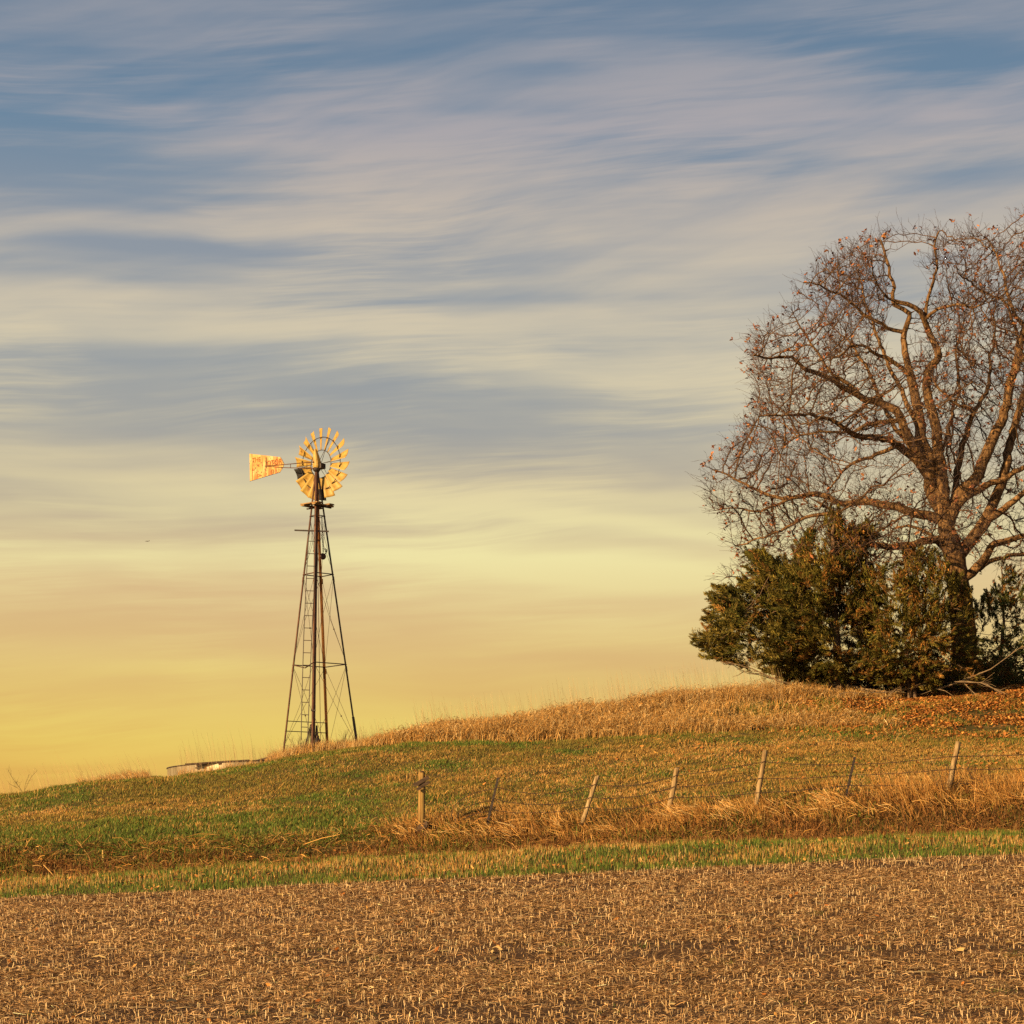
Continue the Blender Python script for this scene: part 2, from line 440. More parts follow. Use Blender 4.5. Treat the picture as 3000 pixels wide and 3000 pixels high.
# ---- stubble field
def stubble():
    rows = np.arange(29.0, Y_EDGE - 0.1, 0.52)
    Xs, Ys = [], []
    for r in rows:
        m = int(30 / 0.06)
        x = np.linspace(-15, 15, m) + rng.normal(0, .04, m)
        y = r + 0.012 * x + rng.normal(0, .03, m)
        keep = rng.random(m) < 0.45 + 0.7 * fbm(x * 0.7, y * 1.1, 3)
        inside = np.abs(x) < 0.27 * y + 0.7
        k = keep & inside & (y < Y_EDGE)
        Xs.append(x[k]); Ys.append(y[k])
    n2 = 9000
    _, xa, ya = scatter(n2, -60, 2000, 29, Y_EDGE)
    X = np.concatenate(Xs + [xa]); Y = np.concatenate(Ys + [ya])
    n = len(X)
    h = np.clip(rng.normal(.085, .03, n), .025, .17) * np.where(Y > 46, 1.25, 1)
    V, Q = blades(X, Y, h, (.0075 + .004 * rng.random(n)), lean=.26, curl=.5)
    # square cut tops
    V = V.reshape(-1, 6, 3)
    c = (V[:, 4] + V[:, 5]) / 2; d = (V[:, 3] - V[:, 2]) * 0.45
    V[:, 4] = c - d; V[:, 5] = c + d
    V = V.reshape(-1, 3)
    tag(np_mesh('stubble', V, Q, M_straw, tints(n, [(.95, .70, .37), (.85, .58, .27), (1.0, .78, .45), (.74, .48, .21)], .15)),
        'short cut straw stubble standing in rows across the bare field', 'stubble', kind='stuff')
    parts = []
    n = 620000
    _, X, Y = scatter(n, -60, 2000, 28.8, Y_EDGE)
    dens = .5 * fbm(X * 0.2, Y * 1.3, 3) + .5 * fbm(X * 1.2, Y * 2.4, 3) + .055 * np.cos(2 * PI * (Y - .012 * X) / .52 * .5 + 2 * fbm(X * .2, Y * .2, 2))
    wide = sstep(.36, .62, fbm(X * .07 + 2, Y * .75, 3))
    k = rng.random(n) < (0.22 + 1.1 * sstep(.34, .58, dens)) * (.50 + .65 * wide); X, Y = X[k], Y[k]; n = len(X)
    V, Q = lying(X, Y, rng.gamma(3, .026, n) + .025, .0035 + .0045 * rng.random(n), lift=.022, tilt=.30, along=np.where(rng.random(n) < .55, 0.0, PI * rng.random(n)))
    parts.append((V, Q, tints(n, [(.70, .45, .21), (.56, .34, .15), (.80, .55, .28), (.44, .25, .10), (.24, .125, .05), (.10, .05, .02)], .35)))
    n = 420                                         # broad husks and cobs
    _, X, Y = scatter(n, -60, 2000, 29, Y_EDGE)
    V, Q = lying(X, Y, rng.gamma(4, .03, n) + .05, .015 + .03 * rng.random(n), lift=.03, tilt=.12)
    parts.append((V, Q, tints(n, [(.66, .48, .2), (.58, .4, .16)], .12)))
    n = 350
    _, X, Y = scatter(n, -60, 2000, 29, Y_EDGE)
    V, Q = lying(X, Y, rng.gamma(4, .1, n) + .1, .01 + .008 * rng.random(n), lift=.03, tilt=.08, along=np.zeros(n))
    parts.append((V, Q, tints(n, [(.66, .5, .26), (.5, .36, .18)], .12)))
    V, Q, C = merge(parts)
    tag(np_mesh('straw_litter', V, Q, M_straw, C), 'broken straw and husks lying flat over the bare field soil', 'straw litter', kind='stuff')
    # small green seedlings
    Xs, Ys = [], []
    for i in range(55):
        px, x, y = scatter(1, 0, 1932, 29.5, 40)
        m = random.randint(15, 60); s = random.uniform(.08, .25)
        Xs.append(x + rng.normal(0, s, m)); Ys.append(y + rng.normal(0, s * .8, m))
    X, Y = np.concatenate(Xs), np.concatenate(Ys); n = len(X)
    V, Q = blades(X, Y, .03 + .05 * rng.random(n), .009, lean=.7)
    tag(np_mesh('field_seedlings', V, Q, M_blade, tints(n, GREEN, .2)), 'sparse green seedlings sprouting among the stubble', 'seedlings', kind='stuff')
stubble()

# ---- grass verge between field and ditch
def verge():
    n = 70000
    px, X, Y = scatter(n, -80, 2010, Y_EDGE - .35, 50.9)
    edge = Y_EDGE + .75 * (fbm(X * 1.1, X * 0 + 3.3, 4) - .5)
    t = (Y - Y_EDGE) / 3.0
    patch = fbm(X * .55, Y * .9, 3)
    fr = np.clip(0.62 + 1.7 * (patch - .5) - 0.55 * np.exp(-((t - .12) / .13) ** 2) - .25 * (t > .8) * (px < 900) - .35 * (px > 1250) * (t > .62), .06, .95) * .72
    k = (Y > edge) & (Y < 50.2 + 1.3 * (fbm(X * .8, X * 0 + 8.1, 3) - .5)) & (rng.random(n) < .75 + .5 * (patch - .5)); px, X, Y, fr, t = px[k], X[k], Y[k], fr[k], t[k]; n = len(X)
    h = np.clip(rng.normal(.13, .035, n), .04, .24) * (0.35 + 1.15 * fbm(X * 1.7, Y * 2, 3))
    V, Q = blades(X, Y, h, .009 + .006 * rng.random(n), lean=.22)
    tag(np_mesh('verge_grass', V, Q, M_blade, mixcol(fr, GREEN, STRAW[:2] + GOLD + [(.34, .19, .06)], .25)), 'mown strip of mixed straw and green grass along the field edge', 'grass', kind='stuff')
verge()

# ---- meadow: mown hillside turf
def meadow():
    n = 560000
    px, X, Y = scatter(n, -90, 2020, 52.6, 71.5)
    cY = np.interp(px, [0, 600, 800, 900, 1400, 1932], [71.5, 70.5, 68.5, 67.3, 67, 67])
    b = fbm(X * .22 + 4, Y * .35, 3); s = fbm(X * .9, Y * 1.7, 3); q = fbm(X * 3, Y * 4, 2)
    rel = np.clip((Y - 53.2) / 13.3, 0, 1.3)
    dry = np.interp(px, [0, 200, 500, 700, 1000, 1500, 1932], [.38, .36, .38, .50, .62, .75, .8])
    dry = dry + np.where(px < 760, -.52 * np.exp(-((rel - .10) / .15) ** 2) * np.interp(px, [0, 120, 560, 740], [.35, 1, 1, .3]) - .18 * np.exp(-((rel - 1.) / .13) ** 2), 0)
    dry = dry - np.where(px > 760, .50 * np.exp(-((rel - .98) / .16) ** 2), 0)
    fr = np.clip(dry - .10 + 1.5 * (b - .5) + 1.3 * (s - .5), .04, .96)
    k = (Y < cY) & (rng.random(n) < .45 + .8 * q)
    px, X, Y, fr, s, rel, q = px[k], X[k], Y[k], fr[k], s[k], rel[k], q[k]; n = len(X)
    h = np.clip(rng.normal(.062, .022, n), .025, .15) * (.5 + 1.0 * q) * np.where((rel < .3) & (px < 700), 1.5, 1)
    w = .010 + .009 * rng.random(n)
    V, Q = blades(X, Y, h, w, lean=.75, bias=(.1, 0))
    gm = (rel < .35) & (px < 720)
    c = mixcol(fr, OLIVE, [(.50, .30, .08), (.40, .23, .06), (.52, .33, .10), (.30, .16, .04)], .3)
    c2 = mixcol(fr * .9, GREEN, GOLD + STRAW[:1], .22)
    w2 = np.clip(sstep(.45, .62, fbm(X * .5 + 9, Y * .8, 3)) + gm * .8, 0, 1)
    use = np.repeat(rng.random(n) < w2, 6)
    c = np.where(use[:, None], c2, c)
    parts = [(V, Q, c)]
    tx, ty, th = [], [], []
    for i in range(420):                         # tussocks
        _, x, y = scatter(1, -60, 2000, 53.3, 66.5)
        m = random.randint(14, 46); r = random.uniform(.06, .28)
        tx.append(x + rng.normal(0, r * 1.5, m)); ty.append(y + rng.normal(0, r, m)); th.append(np.full(m, random.uniform(.6, 1.5)))
    X, Y, th = np.concatenate(tx), np.concatenate(ty), np.concatenate(th); n = len(X)
    V, Q = blades(X, Y, np.clip(rng.normal(.12, .04, n), .04, .25) * th, .013, lean=.8, bias=(.2, -.1), curl=.5)
    fr = np.clip(.10 + .9 * (fbm(X * .3, Y * .4, 2) - .2) + .3 * sstep(-3, 12, X), .05, .95)
    parts.append((V, Q, mixcol(fr, GREEN + OLIVE, GOLD + BROWN[3:], .25)))
    V, Q, c = merge(parts)
    tag(np_mesh('meadow_grass', V, Q, M_blade, c), 'short green and tawny turf covering the hillside', 'grass', kind='stuff')
meadow()

# ---- bank weeds: brown tangle in and above the ditch
def bank():
    parts = []
    n = 120000
    px, X, Y = scatter(n, -90, 2020, 50.3, 53.9)
    lo = np.interp(px, [0, 300, 650, 800, 1932], [52.9, 52.5, 52.2, 53.0, 53.0])
    q = fbm(X * 1.3, Y * 1.6, 3)
    k = (Y < lo + .5 * (q - .5)) & (rng.random(n) < .35 + 1.1 * q); px, X, Y, q = px[k], X[k], Y[k], q[k]; n = len(X)
    h = np.clip(rng.gamma(4, .035, n), .04, .40) * (.6 + .8 * q)
    V, Q = blades(X, Y, h, .012 + .01 * rng.random(n), lean=.8, curl=.6)
    g = np.clip(np.where(px < 650, .35, .2) + 1.4 * (fbm(X * .7 + 3, Y, 2) - .5), 0, .8)
    parts.append((V, Q, mixcol(g, BROWN + [(.36, .2, .075)], OLIVE + GREEN, .28)))
    n = 12000
    px, X, Y = scatter(n, -90, 2020, 50.6, 53.6)
    V, Q = lying(X, Y, rng.gamma(3, .08, n) + .05, .01 + .008 * rng.random(n), lift=.12, tilt=.35)
    parts.append((V, Q, tints(n, GOLD + BROWN, .25)))
    V, Q, C = merge(parts)
    tag(np_mesh('bank_weeds', V, Q, M_blade, C), 'dark brown tangle of dead weeds along the ditch bank', 'weeds', kind='stuff')
bank()

# ---- tall straw along the fence line, combed over to the right
def fence_straw():
    parts = []
    n = 52000
    px, X, Y = scatter(n, 640, 2020, 51.3, 54.6)
    q = fbm(X * 1.1, Y * 1.4, 3)
    side = sstep(680, 860, px)
    band = np.exp(-((Y - 52.75) / .42) ** 2) + .22 * (Y > 53)
    k = rng.random(n) < side * band * (.15 + 1.5 * sstep(.35, .65, q)); px, X, Y, q = px[k], X[k], Y[k], q[k]; n = len(X)
    h = np.clip(rng.gamma(6, .058, n), .08, .8) * (.55 + .7 * q) * np.interp(px, [700, 1000, 1500, 1932], [.75, .85, .95, 1.3])
    V, Q = blades(X, Y, h, .009 + .007 * rng.random(n), lean=.6, bias=(-.35, -.1), curl=.45)
    parts.append((V, Q, tints(n, GOLD + [(.50, .24, .06), (.44, .20, .05), (.60, .38, .13)], .24)))
    n = 4200                                     # lodged sheaves slanting down the bank
    px, X, Y = scatter(n, 720, 2020, 52.35, 53.1)
    q = fbm(X * 1.6 + 5, Y * 1.4, 3)
    k = rng.random(n) < sstep(.4, .65, q); X, Y = X[k], Y[k]; n = len(X)
    L = rng.gamma(6, .048, n) + .06
    Z = heights(X, Y) + .08 + .2 * rng.random(n)
    c = np.stack([X, Y, Z], 1)
    d = np.stack([.75 + rng.normal(0, .35, n), -.35 + rng.normal(0, .4, n), -.42 + rng.normal(0, .38, n)], 1) * L[:, None] * .5
    mid = c.copy(); mid[:, 2] += .05 * L
    s = np.stack([rng.normal(.3, .2, n), rng.normal(0, .3, n), np.ones(n) * .8], 1)
    V, Q = ribbons(c - d, mid, c + d, .010, .010, .005, s)
    parts.append((V, Q, tints(n, GOLD + STRAW[:1], .2)))
    V, Q, C = merge(parts)
    tag(np_mesh('fence_straw', V, Q, M_straw, C), 'tall tawny grass leaning along the wire fence', 'grass', kind='stuff')
fence_straw()

# ---- tall ridge grass
def ridge():
    parts = []
    n = 105000
    px, X, Y = scatter(n, 690, 1700, 66.0, 73.5)
    low = np.interp(px, [690, 800, 1000, 1390, 1640], [68.2, 67.4, 66.6, 66.4, 67.5])
    q = fbm(X * .9, Y * 1.2, 3)
    rel = (Y - low) / 6.0
    thin = np.where((rel > .20) & (rel < .72), np.interp(px, [1080, 1250, 1420, 1640], [1, .3, .07, .05]), 1)
    tb = np.interp(px, [1080, 1400], [1, .62])
    k = (Y > low + .4 * (q - .5)) & (rng.random(n) < (.3 + 1.1 * q) * thin * np.interp(px, [690, 760, 1480, 1640], [.4, 1, 1, .25]))
    px, X, Y, q, rel = px[k], X[k], Y[k], q[k], rel[k]; n = len(X)
    h = np.clip(rng.normal(.52, .13, n), .15, .95) * (.55 + .8 * q) * np.interp(px, [690, 800, 1500, 1640], [.5, .95, 1, .6]) * np.where(rel < .72, np.interp(px, [1080, 1400], [1, .6]), 1)
    V, Q = blades(X, Y, h, .010 + .009 * rng.random(n), lean=.6, bias=(.12, -.05), curl=.3)
    parts.append((V, Q, tints(n, GOLD + STRAW[:2] + [(.55, .31, .1)], .2)))
    # curled leaf tops: short lying ribbons in the canopy
    m = int(n * 1.1)
    i = rng.integers(0, n, m)
    c = np.stack([X[i] + rng.normal(0, .1, m), Y[i], heights(X[i], Y[i]) + h[i] * (.4 + .5 * rng.random(m))], 1)
    a = rng.random(m) * 2 * PI
    d = np.stack([np.cos(a), np.sin(a) * .5, rng.normal(0, .6, m)], 1) * (.05 + .09 * rng.random(m))[:, None]
    md = c.copy(); md[:, 2] += .04
    s = np.stack([-np.sin(a), np.cos(a), rng.normal(0, .6, m)], 1)
    V, Q = ribbons(c - d, md, c + d, .010, .014, .005, s)
    parts.append((V, Q, tints(m, GOLD + STRAW, .2)))
    V, Q, C = merge(parts)
    tag(np_mesh('ridge_grass', V, Q, M_straw, C), 'dense tawny tall grass growing over the ridge between windmill and trees', 'grass', kind='stuff')
    # fine seed stems against the sky
    def stems(m, pa, pb, ya, yb, hm, hs, w=.006, bias=-.14):
        px, X, Y = scatter(m, pa, pb, ya, yb)
        k = rng.random(m) < .2 + 1.2 * sstep(.3, .7, fbm(X * .8, Y, 2)); X, Y = X[k], Y[k]; m = len(X)
        h = np.clip(rng.normal(hm, hs, m), .2, 1.9)
        V, Q = blades(X, Y, h, w, lean=.10, bias=(bias, 0), curl=.4)
        V = V.reshape(-1, 6, 3); V[:, 4] = V[:, 5] + (V[:, 2] - V[:, 3]) * .6
        return V.reshape(-1, 3), Q, tints(m, [(.48, .32, .15), (.56, .4, .2), (.36, .24, .12)], .2)
    st = [stems(1700, 790, 1480, 70.0, 73.3, 1.15, .25), stems(280, 640, 860, 69.5, 71.5, .8, .2),
          stems(380, 470, 760, 69.0, 71.0, .62, .18), stems(300, 150, 290, 67.2, 69.0, .65, .18, bias=-.3),
          stems(150, -20, 150, 66.8, 69.0, .75, .25, bias=-.3), stems(130, 340, 480, 67.6, 69.2, .85, .3),
          stems(90, -60, 480, 66.8, 69, .5, .2)]
    V, Q, C = merge(st)
    tag(np_mesh('seed_stems', V, Q, M_straw, C), 'fine dry seed stems standing up from the hilltop against the sky', 'grass stems', kind='stuff')
    # low orange fringe on the crest below the windmill and left of the tank
    parts = []
    def fringe(m, pa, pb, ya, yb, hm, bias=(.1, 0)):
        px, X, Y = scatter(m, pa, pb, ya, yb)
        q = fbm(X * 1.2, Y, 3)
        k = rng.random(m) < .2 + 1.3 * sstep(.3, .65, q); X, Y, q = X[k], Y[k], q[k]; m = len(X)
        h = np.clip(rng.normal(hm, .08, m), .06, .6) * (.5 + q)
        V, Q = blades(X, Y, h, .009 + .006 * rng.random(m), lean=.55, bias=bias)
        parts.append((V, Q, tints(m, GOLD + STRAW, .2)))
    fringe(9000, 505, 830, 68.0, 70.6, .34)
    fringe(2600, 150, 285, 66.9, 68.2, .24, (-.5, 0))
    fringe(2500, 335, 520, 67.6, 69.0, .22)
    V, Q, C = merge(parts)
    tag(np_mesh('crest_grass', V, Q, M_straw, C), 'tawny fringe of rough grass round the windmill foot and along the crest', 'grass', kind='stuff')
ridge()

# ---- leaf litter below the trees
def leaf_quads(c, size, palette, var=.25, flat=0.0):
    n = len(c)
    a = rng.random(n) * 2 * PI
    u = np.stack([np.cos(a), np.sin(a), rng.normal(0, .5 - .35 * flat, n)], 1)
    v = np.cross(u, np.stack([rng.normal(0, .7 * (1 - flat), n), rng.normal(0, .7 * (1 - flat), n), np.ones(n)], 1))
    v /= np.linalg.norm(v, axis=1)[:, None] + 1e-6
    s = (size * (.6 + .8 * rng.random(n)))[:, None] if np.ndim(size) == 0 else size[:, None]
    V, Q = ribbons(c - u * s * .5, c + u * s * .05, c + u * s * .5, s[:, 0] * .25, s[:, 0] * .65, s[:, 0] * .1, v)
    return V, Q, tints(n, palette, var)

def litter():
    n = 85000
    px, X, Y = scatter(n, 1420, 2040, 65.8, 78)
    k = rng.random(n) < np.interp(px, [1420, 1560, 1932], [.05, .7, 1]) * np.interp(Y, [65.8, 67, 68.5, 78], [.15, .7, 1, .8]) * (.15 + 1.3 * sstep(.3, .62, fbm(X * .8, Y * 1.3, 3)))
    X, Y = X[k], Y[k]; n = len(X)
    c = np.stack([X, Y, heights(X, Y) + .02 + .07 * rng.random(n)], 1)
    p1 = leaf_quads(c, .075, RUSTL + [(.42, .24, .07), (.30, .11, .03)], .28, .1)
    n = 2600
    px, X, Y = scatter(n, 900, 2020, 56, 67)
    k = rng.random(n) < np.interp(px, [900, 1400, 1932], [.1, .5, 1]); X, Y = X[k], Y[k]; n = len(X)
    c = np.stack([X, Y, heights(X, Y) + .05], 1)
    p2 = leaf_quads(c, .09, RUSTL, .2, .3)
    n = 420
    px, X, Y = scatter(n, -20, 1960, 29, 50)
    c = np.stack([X, Y, heights(X, Y) + .05], 1)
    p3 = leaf_quads(c, .075, RUSTL, .2, .2)
    n = 2200
    px, X, Y = scatter(n, -20, 1960, 47.2, 53)
    c = np.stack([X, Y, heights(X, Y) + .06], 1)
    p4 = leaf_quads(c, .075, RUSTL + [(.6, .36, .12)], .2, .2)
    V, Q, C = merge([p1, p2, p3, p4])
    tag(np_mesh('fallen_leaves', V, Q, M_leaf, C), 'rust coloured fallen oak leaves scattered under the trees', 'leaf litter', kind='stuff')
    n = 42000                                    # green tufts among the litter
    px, X, Y = scatter(n, 1120, 2020, 66.2, 71.2)
    q = fbm(X * 1.1 + 7, Y * 1.6, 3)
    k = rng.random(n) < sstep(.45, .62, q) * np.interp(px, [1120, 1300, 1450, 1700, 1932], [.15, .8, 1, .7, .3]); X, Y = X[k], Y[k]; n = len(X)
    V, Q = blades(X, Y, .10 + .14 * rng.random(n), .013, lean=.6)
    tag(np_mesh('tufts_of_grass', V, Q, M_blade, mixcol(np.full(n, .3), GREEN, GOLD, .2)), 'green tufts of grass between the fallen leaves', 'grass', kind='stuff')
litter()

# ------------------------------------------------------------------ branches
def tube_net(pos, par, rad, mincut=0.0, skip=None):
    """pos (n,3), par parent index, rad -> verts, quads for the branch chains"""
    n = len(pos)
    kids = [[] for _ in range(n)]
    for i in range(n):
        if par[i] >= 0: kids[par[i]].append(i)
    Vs, Qs, o = [], [], 0
    stack = [(i, None) for i in range(n) if par[i] < 0]
    while stack:
        i, start = stack.pop()
        chain = ([start] if start is not None else []) + [i]
        j = i
        while kids[j]:
            ks = sorted(kids[j], key=lambda q: -rad[q])
            for q in ks[1:]: stack.append((q, j))
            j = ks[0]; chain.append(j)
        if len(chain) < 2: continue
        p = pos[chain]; r = rad[chain].copy()
        if start is not None: r[0] = min(r[0], r[1] * 1.25)
        sides = 10 if r.max() > .15 else 7 if r.max() > .06 else 5 if r.max() > .025 else 3
        t = np.gradient(p, axis=0); t /= np.linalg.norm(t, axis=1)[:, None] + 1e-9
        m = t.mean(0); ref = np.array([0, 0, 1.]) if abs(m[2]) < .75 * np.linalg.norm(m) else np.array([.3, 1, 0])
        a = np.cross(t, ref); a /= np.linalg.norm(a, axis=1)[:, None] + 1e-9
        b = np.cross(t, a)
        q = np.arange(sides) * 2 * PI / sides
        ring = p[:, None] + r[:, None, None] * (a[:, None] * np.cos(q)[None, :, None] + b[:, None] * np.sin(q)[None, :, None])
        Vs.append(ring.reshape(-1, 3))
        L = len(chain)
        k = np.arange(sides); k2 = (k + 1) % sides
        rows = np.arange(L - 1)[:, None] * sides
        Qs.append((np.stack([rows + k, rows + k2, rows + sides + k2, rows + sides + k], -1)).reshape(-1, 4) + o)
        o += L * sides
    return np.concatenate(Vs), np.concatenate(Qs)

def colonize(pos, par, att, D=.28, di=2.6, dk=.5, iters=90, trop=(0, 0, .05), jit=.25):
    pos = [np.array(p) for p in pos]; par = list(par)
    att = np.array(att); best = np.full(len(att), 1e9); idx = np.zeros(len(att), int)
    new = list(range(len(pos)))
    nk = {}
    for it in range(iters):
        NP = np.array([pos[i] for i in new])
        for s in range(0, len(NP), 256):
            d = ((att[:, None] - NP[None, s:s + 256]) ** 2).sum(-1)
            j = d.argmin(1); dm = d[np.arange(len(att)), j]
            u = dm < best
            best[u] = dm[u]; idx[u] = np.array(new)[s + j[u]]
        alive = best > dk * dk
        att, best, idx = att[alive], best[alive], idx[alive]
        if not len(att): break
        act = best < di * di
        if not act.any(): break
        ids = np.unique(idx[act])
        dirs = np.zeros((len(pos), 3))
        A = att[act]; I = idx[act]
        PP = np.array(pos)
        v = A - PP[I]; v /= np.linalg.norm(v, axis=1)[:, None]
        np.add.at(dirs, I, v)
        new = []
        for i in ids:
            if nk.get(i, 0) >= 3: continue
            d = dirs[i] / (np.linalg.norm(dirs[i]) + 1e-9) + rng.normal(0, jit, 3) + np.array(trop)
            d /= np.linalg.norm(d)
            pos.append(pos[i] + d * D); par.append(i); nk[i] = nk.get(i, 0) + 1
            new.append(len(pos) - 1)
        if not new: break
    return np.array(pos), np.array(par)

def pipe_radii(par, tip, p=2.4):
    n = len(par); acc = np.zeros(n); r = np.zeros(n)
    for i in range(n - 1, -1, -1):
        r[i] = max(tip, acc[i] ** (1 / p)) if acc[i] > 0 else tip
        if par[i] >= 0: acc[par[i]] += r[i] ** p
    return r

def twig_batch(p, d, L, r):
    """three-sided bent twigs"""
    n = len(p)
    d = d / (np.linalg.norm(d, axis=1)[:, None] + 1e-9)
    bend = rng.normal(0, .24, (n, 3))
    p1 = p + d * L[:, None] * .5
    d2 = d + bend; d2 /= np.linalg.norm(d2, axis=1)[:, None]
    p2 = p1 + d2 * L[:, None] * .5
    ref = np.where(np.abs(d[:, 2:3]) < .8, np.array([[0, 0, 1.]]), np.array([[1., 0, 0]]))
    a = np.cross(d, ref); a /= np.linalg.norm(a, axis=1)[:, None]; b = np.cross(d, a)
    V = np.empty((n, 9, 3))
    for k, (q, s) in enumerate(((p, 1), (p1, .8), (p2, .45))):
        for m in range(3):
            w = 2 * PI * m / 3
            V[:, k * 3 + m] = q + (a * math.cos(w) + b * math.sin(w)) * (r * s)[:, None]
    fs = []
    for k in range(2):
        for m in range(3):
            m2 = (m + 1) % 3
            fs.append([k * 3 + m, k * 3 + m2, k * 3 + 3 + m2, k * 3 + 3 + m])
    Q = (np.arange(n)[:, None, None] * 9 + np.array(fs)[None]).reshape(-1, 4)
    return V.reshape(-1, 3), Q, p1, p2, d2

def inpoly(x, y, poly):
    c = np.zeros(len(x), bool)
    n = len(poly)
    for i in range(n):
        x0, y0 = poly[i]; x1, y1 = poly[(i + 1) % n]
        m = ((y0 > y) != (y1 > y)) & (x < (x1 - x0) * (y - y0) / (y1 - y0 + 1e-12) + x0)
        c ^= m
    return c

# ------------------------------------------------------------------ oak tree
OAK_Y = 76.0
def oak():
    S = lambda zx, zy: (1288 + zx / 3.0, 386.4 + zy / 3.0)
    # traced limbs: points in the crop, radius at both ends (cm), depth at the far end (m)
    limbs = [
        ('t', [(1600, 2860), (1590, 2700), (1585, 2450), (1570, 2250), (1540, 2050), (1505, 1880)], 62, 40, 0),
        ('a', [(1505, 1880), (1470, 1750), (1405, 1620), (1400, 1480), (1345, 1340), (1335, 1200), (1310, 1080), (1285, 960)], 36, 17, .6),
        ('a2', [(1285, 960), (1265, 850), (1250, 730), (1280, 600), (1200, 560), (1185, 420), (1140, 260), (1120, 200)], 16, 4, 1.4),
        ('b', [(1470, 1750), (1465, 1500), (1440, 1330), (1420, 1200), (1385, 1080), (1370, 970), (1440, 870), (1425, 790), (1380, 700), (1360, 630), (1290, 575), (1200, 545)], 26, 8, -1.5),
        ('b2', [(1360, 630), (1440, 590), (1560, 555), (1640, 580), (1700, 560)], 8, 3, -2.6),
        ('b3', [(1360, 630), (1400, 480), (1430, 350), (1420, 220), (1450, 150)], 8, 3, -2.2),
        ('c', [(1405, 1620), (1370, 1450), (1290, 1330), (1230, 1200), (1130, 1130), (1010, 1085), (900, 1015), (800, 970), (690, 935), (620, 880), (500, 860), (400, 850)], 25, 3, -2.5),
        ('c2', [(1010, 1085), (930, 1010), (860, 960), (760, 830), (690, 740), (640, 640)], 10, 2.5, -1),
        ('d', [(1400, 1560), (1310, 1440), (1200, 1370), (1120, 1320), (1010, 1310), (930, 1265), (860, 1215), (760, 1195), (620, 1190), (430, 1200)], 20, 3, -4),
        ('d2', [(1230, 1240), (1080, 1240), (1000, 1270), (900, 1290), (760, 1290), (620, 1330), (560, 1380)], 11, 2.5, -1),
        ('d3', [(1200, 1370), (1100, 1410), (960, 1470), (880, 1540), (820, 1620)], 11, 3, 1),
        ('e', [(1480, 1800), (1380, 1745), (1210, 1710), (1050, 1690), (890, 1690), (770, 1635), (650, 1650), (530, 1660), (400, 1600), (300, 1550), (170, 1500)], 22, 3, 2),
        ('e2', [(650, 1650), (520, 1710), (420, 1740), (300, 1700), (180, 1730)], 8, 2, 1),
        ('f', [(1530, 1990), (1410, 1900), (1300, 1930), (1150, 1930), (1010, 1900), (930, 1850), (850, 1740), (760, 1680)], 20, 5, -1.5),
        ('g', [(1530, 1830), (1570, 1640), (1650, 1560), (1740, 1370), (1800, 1240), (1840, 1090), (1880, 930), (1910, 790), (1940, 690)], 30, 13, 0),
        ('g2', [(1940, 690), (1880, 610), (1830, 480), (1800, 350), (1720, 190)], 11, 3, .8),
        ('g3', [(1910, 790), (1800, 570), (1650, 450), (1560, 390)], 7, 2.5, -2),
        ('g4', [(1940, 690), (2000, 520), (2010, 350), (1990, 160), (1960, 30)], 11, 3, 1.5),
        ('h', [(1600, 2000), (1700, 1820), (1780, 1650), (1830, 1450), (1880, 1250), (1920, 1100), (1990, 960), (2080, 800), (2120, 600), (2150, 420)], 28, 5, 2.5),
        ('i', [(1530, 1850), (1545, 1650), (1560, 1500), (1610, 1300), (1640, 1180), (1710, 1080), (1750, 1000), (1740, 870), (1775, 750), (1760, 640)], 17, 4, 3.5),
        ('i2', [(1640, 1180), (1570, 1130), (1480, 1060), (1420, 960), (1440, 880)], 9, 3, 4),
        ('j', [(1540, 1720), (1700, 1590), (1820, 1550), (1950, 1470), (2100, 1400), (2300, 1380), (2500, 1300)], 17, 4, -2.5),
        ('k', [(1590, 1960), (1740, 1790), (1850, 1700), (1960, 1620), (2140, 1560), (2400, 1560), (2620, 1520)], 20, 4, -1),
        ('l', [(1590, 2130), (1700, 2030), (1750, 1950), (1830, 1900), (1930, 1885), (2100, 1920), (2300, 1860), (2550, 1800)], 22, 4, -3),
        ('m', [(1590, 2100), (1700, 2040), (1800, 2010), (1950, 1990), (2200, 2040), (2450, 2060)], 14, 4, 2),
        ('n', [(1440, 1960), (1380, 1850), (1290, 1820), (1200, 1830), (1160, 1960)], 9, 2.5, 2),
        ('o', [(1400, 1480), (1300, 1400), (1170, 1200), (1080, 1020), (1010, 880), (960, 780), (880, 720)], 13, 3, 3),
        ('p', [(1285, 960), (1150, 880), (1080, 830), (1000, 800), (930, 820), (830, 880)], 10, 3, -1),
        ('q', [(1250, 730), (1130, 690), (1030, 640), (950, 560), (850, 500), (760, 460), (680, 440)], 9, 2.5, -1),
        ('r', [(1480, 1780), (1440, 1560), (1500, 1300), (1560, 1050), (1540, 850), (1580, 700)], 14, 3, 5.5),
        ('s', [(1840, 1090), (1900, 900), (2060, 760), (2240, 640), (2380, 520)], 12, 3, -3),
        ('u', [(1345, 1340), (1240, 1050), (1140, 850), (1060, 650), (1010, 500), (990, 380)], 12, 3, 4),
        ('w', [(850, 1740), (700, 1770), (560, 1850), (430, 1890), (300, 1930)], 9, 3, .5),
        ('x', [(1010, 1900), (850, 1960), (650, 2030), (480, 2090), (330, 2150), (220, 2210)], 11, 3, 1),
        ('y', [(850, 1960), (700, 2080), (560, 2180), (420, 2260)], 7, 3, 2),
        ('v', [(2080, 800), (2250, 900), (2450, 950), (2650, 1000)], 8, 3, 1),
    ]
    pos, par, rad0 = [], [], []
    def nearest(p):
        A = np.array(pos); return int(((A - p) ** 2).sum(1).argmin())
    depth_at = {}
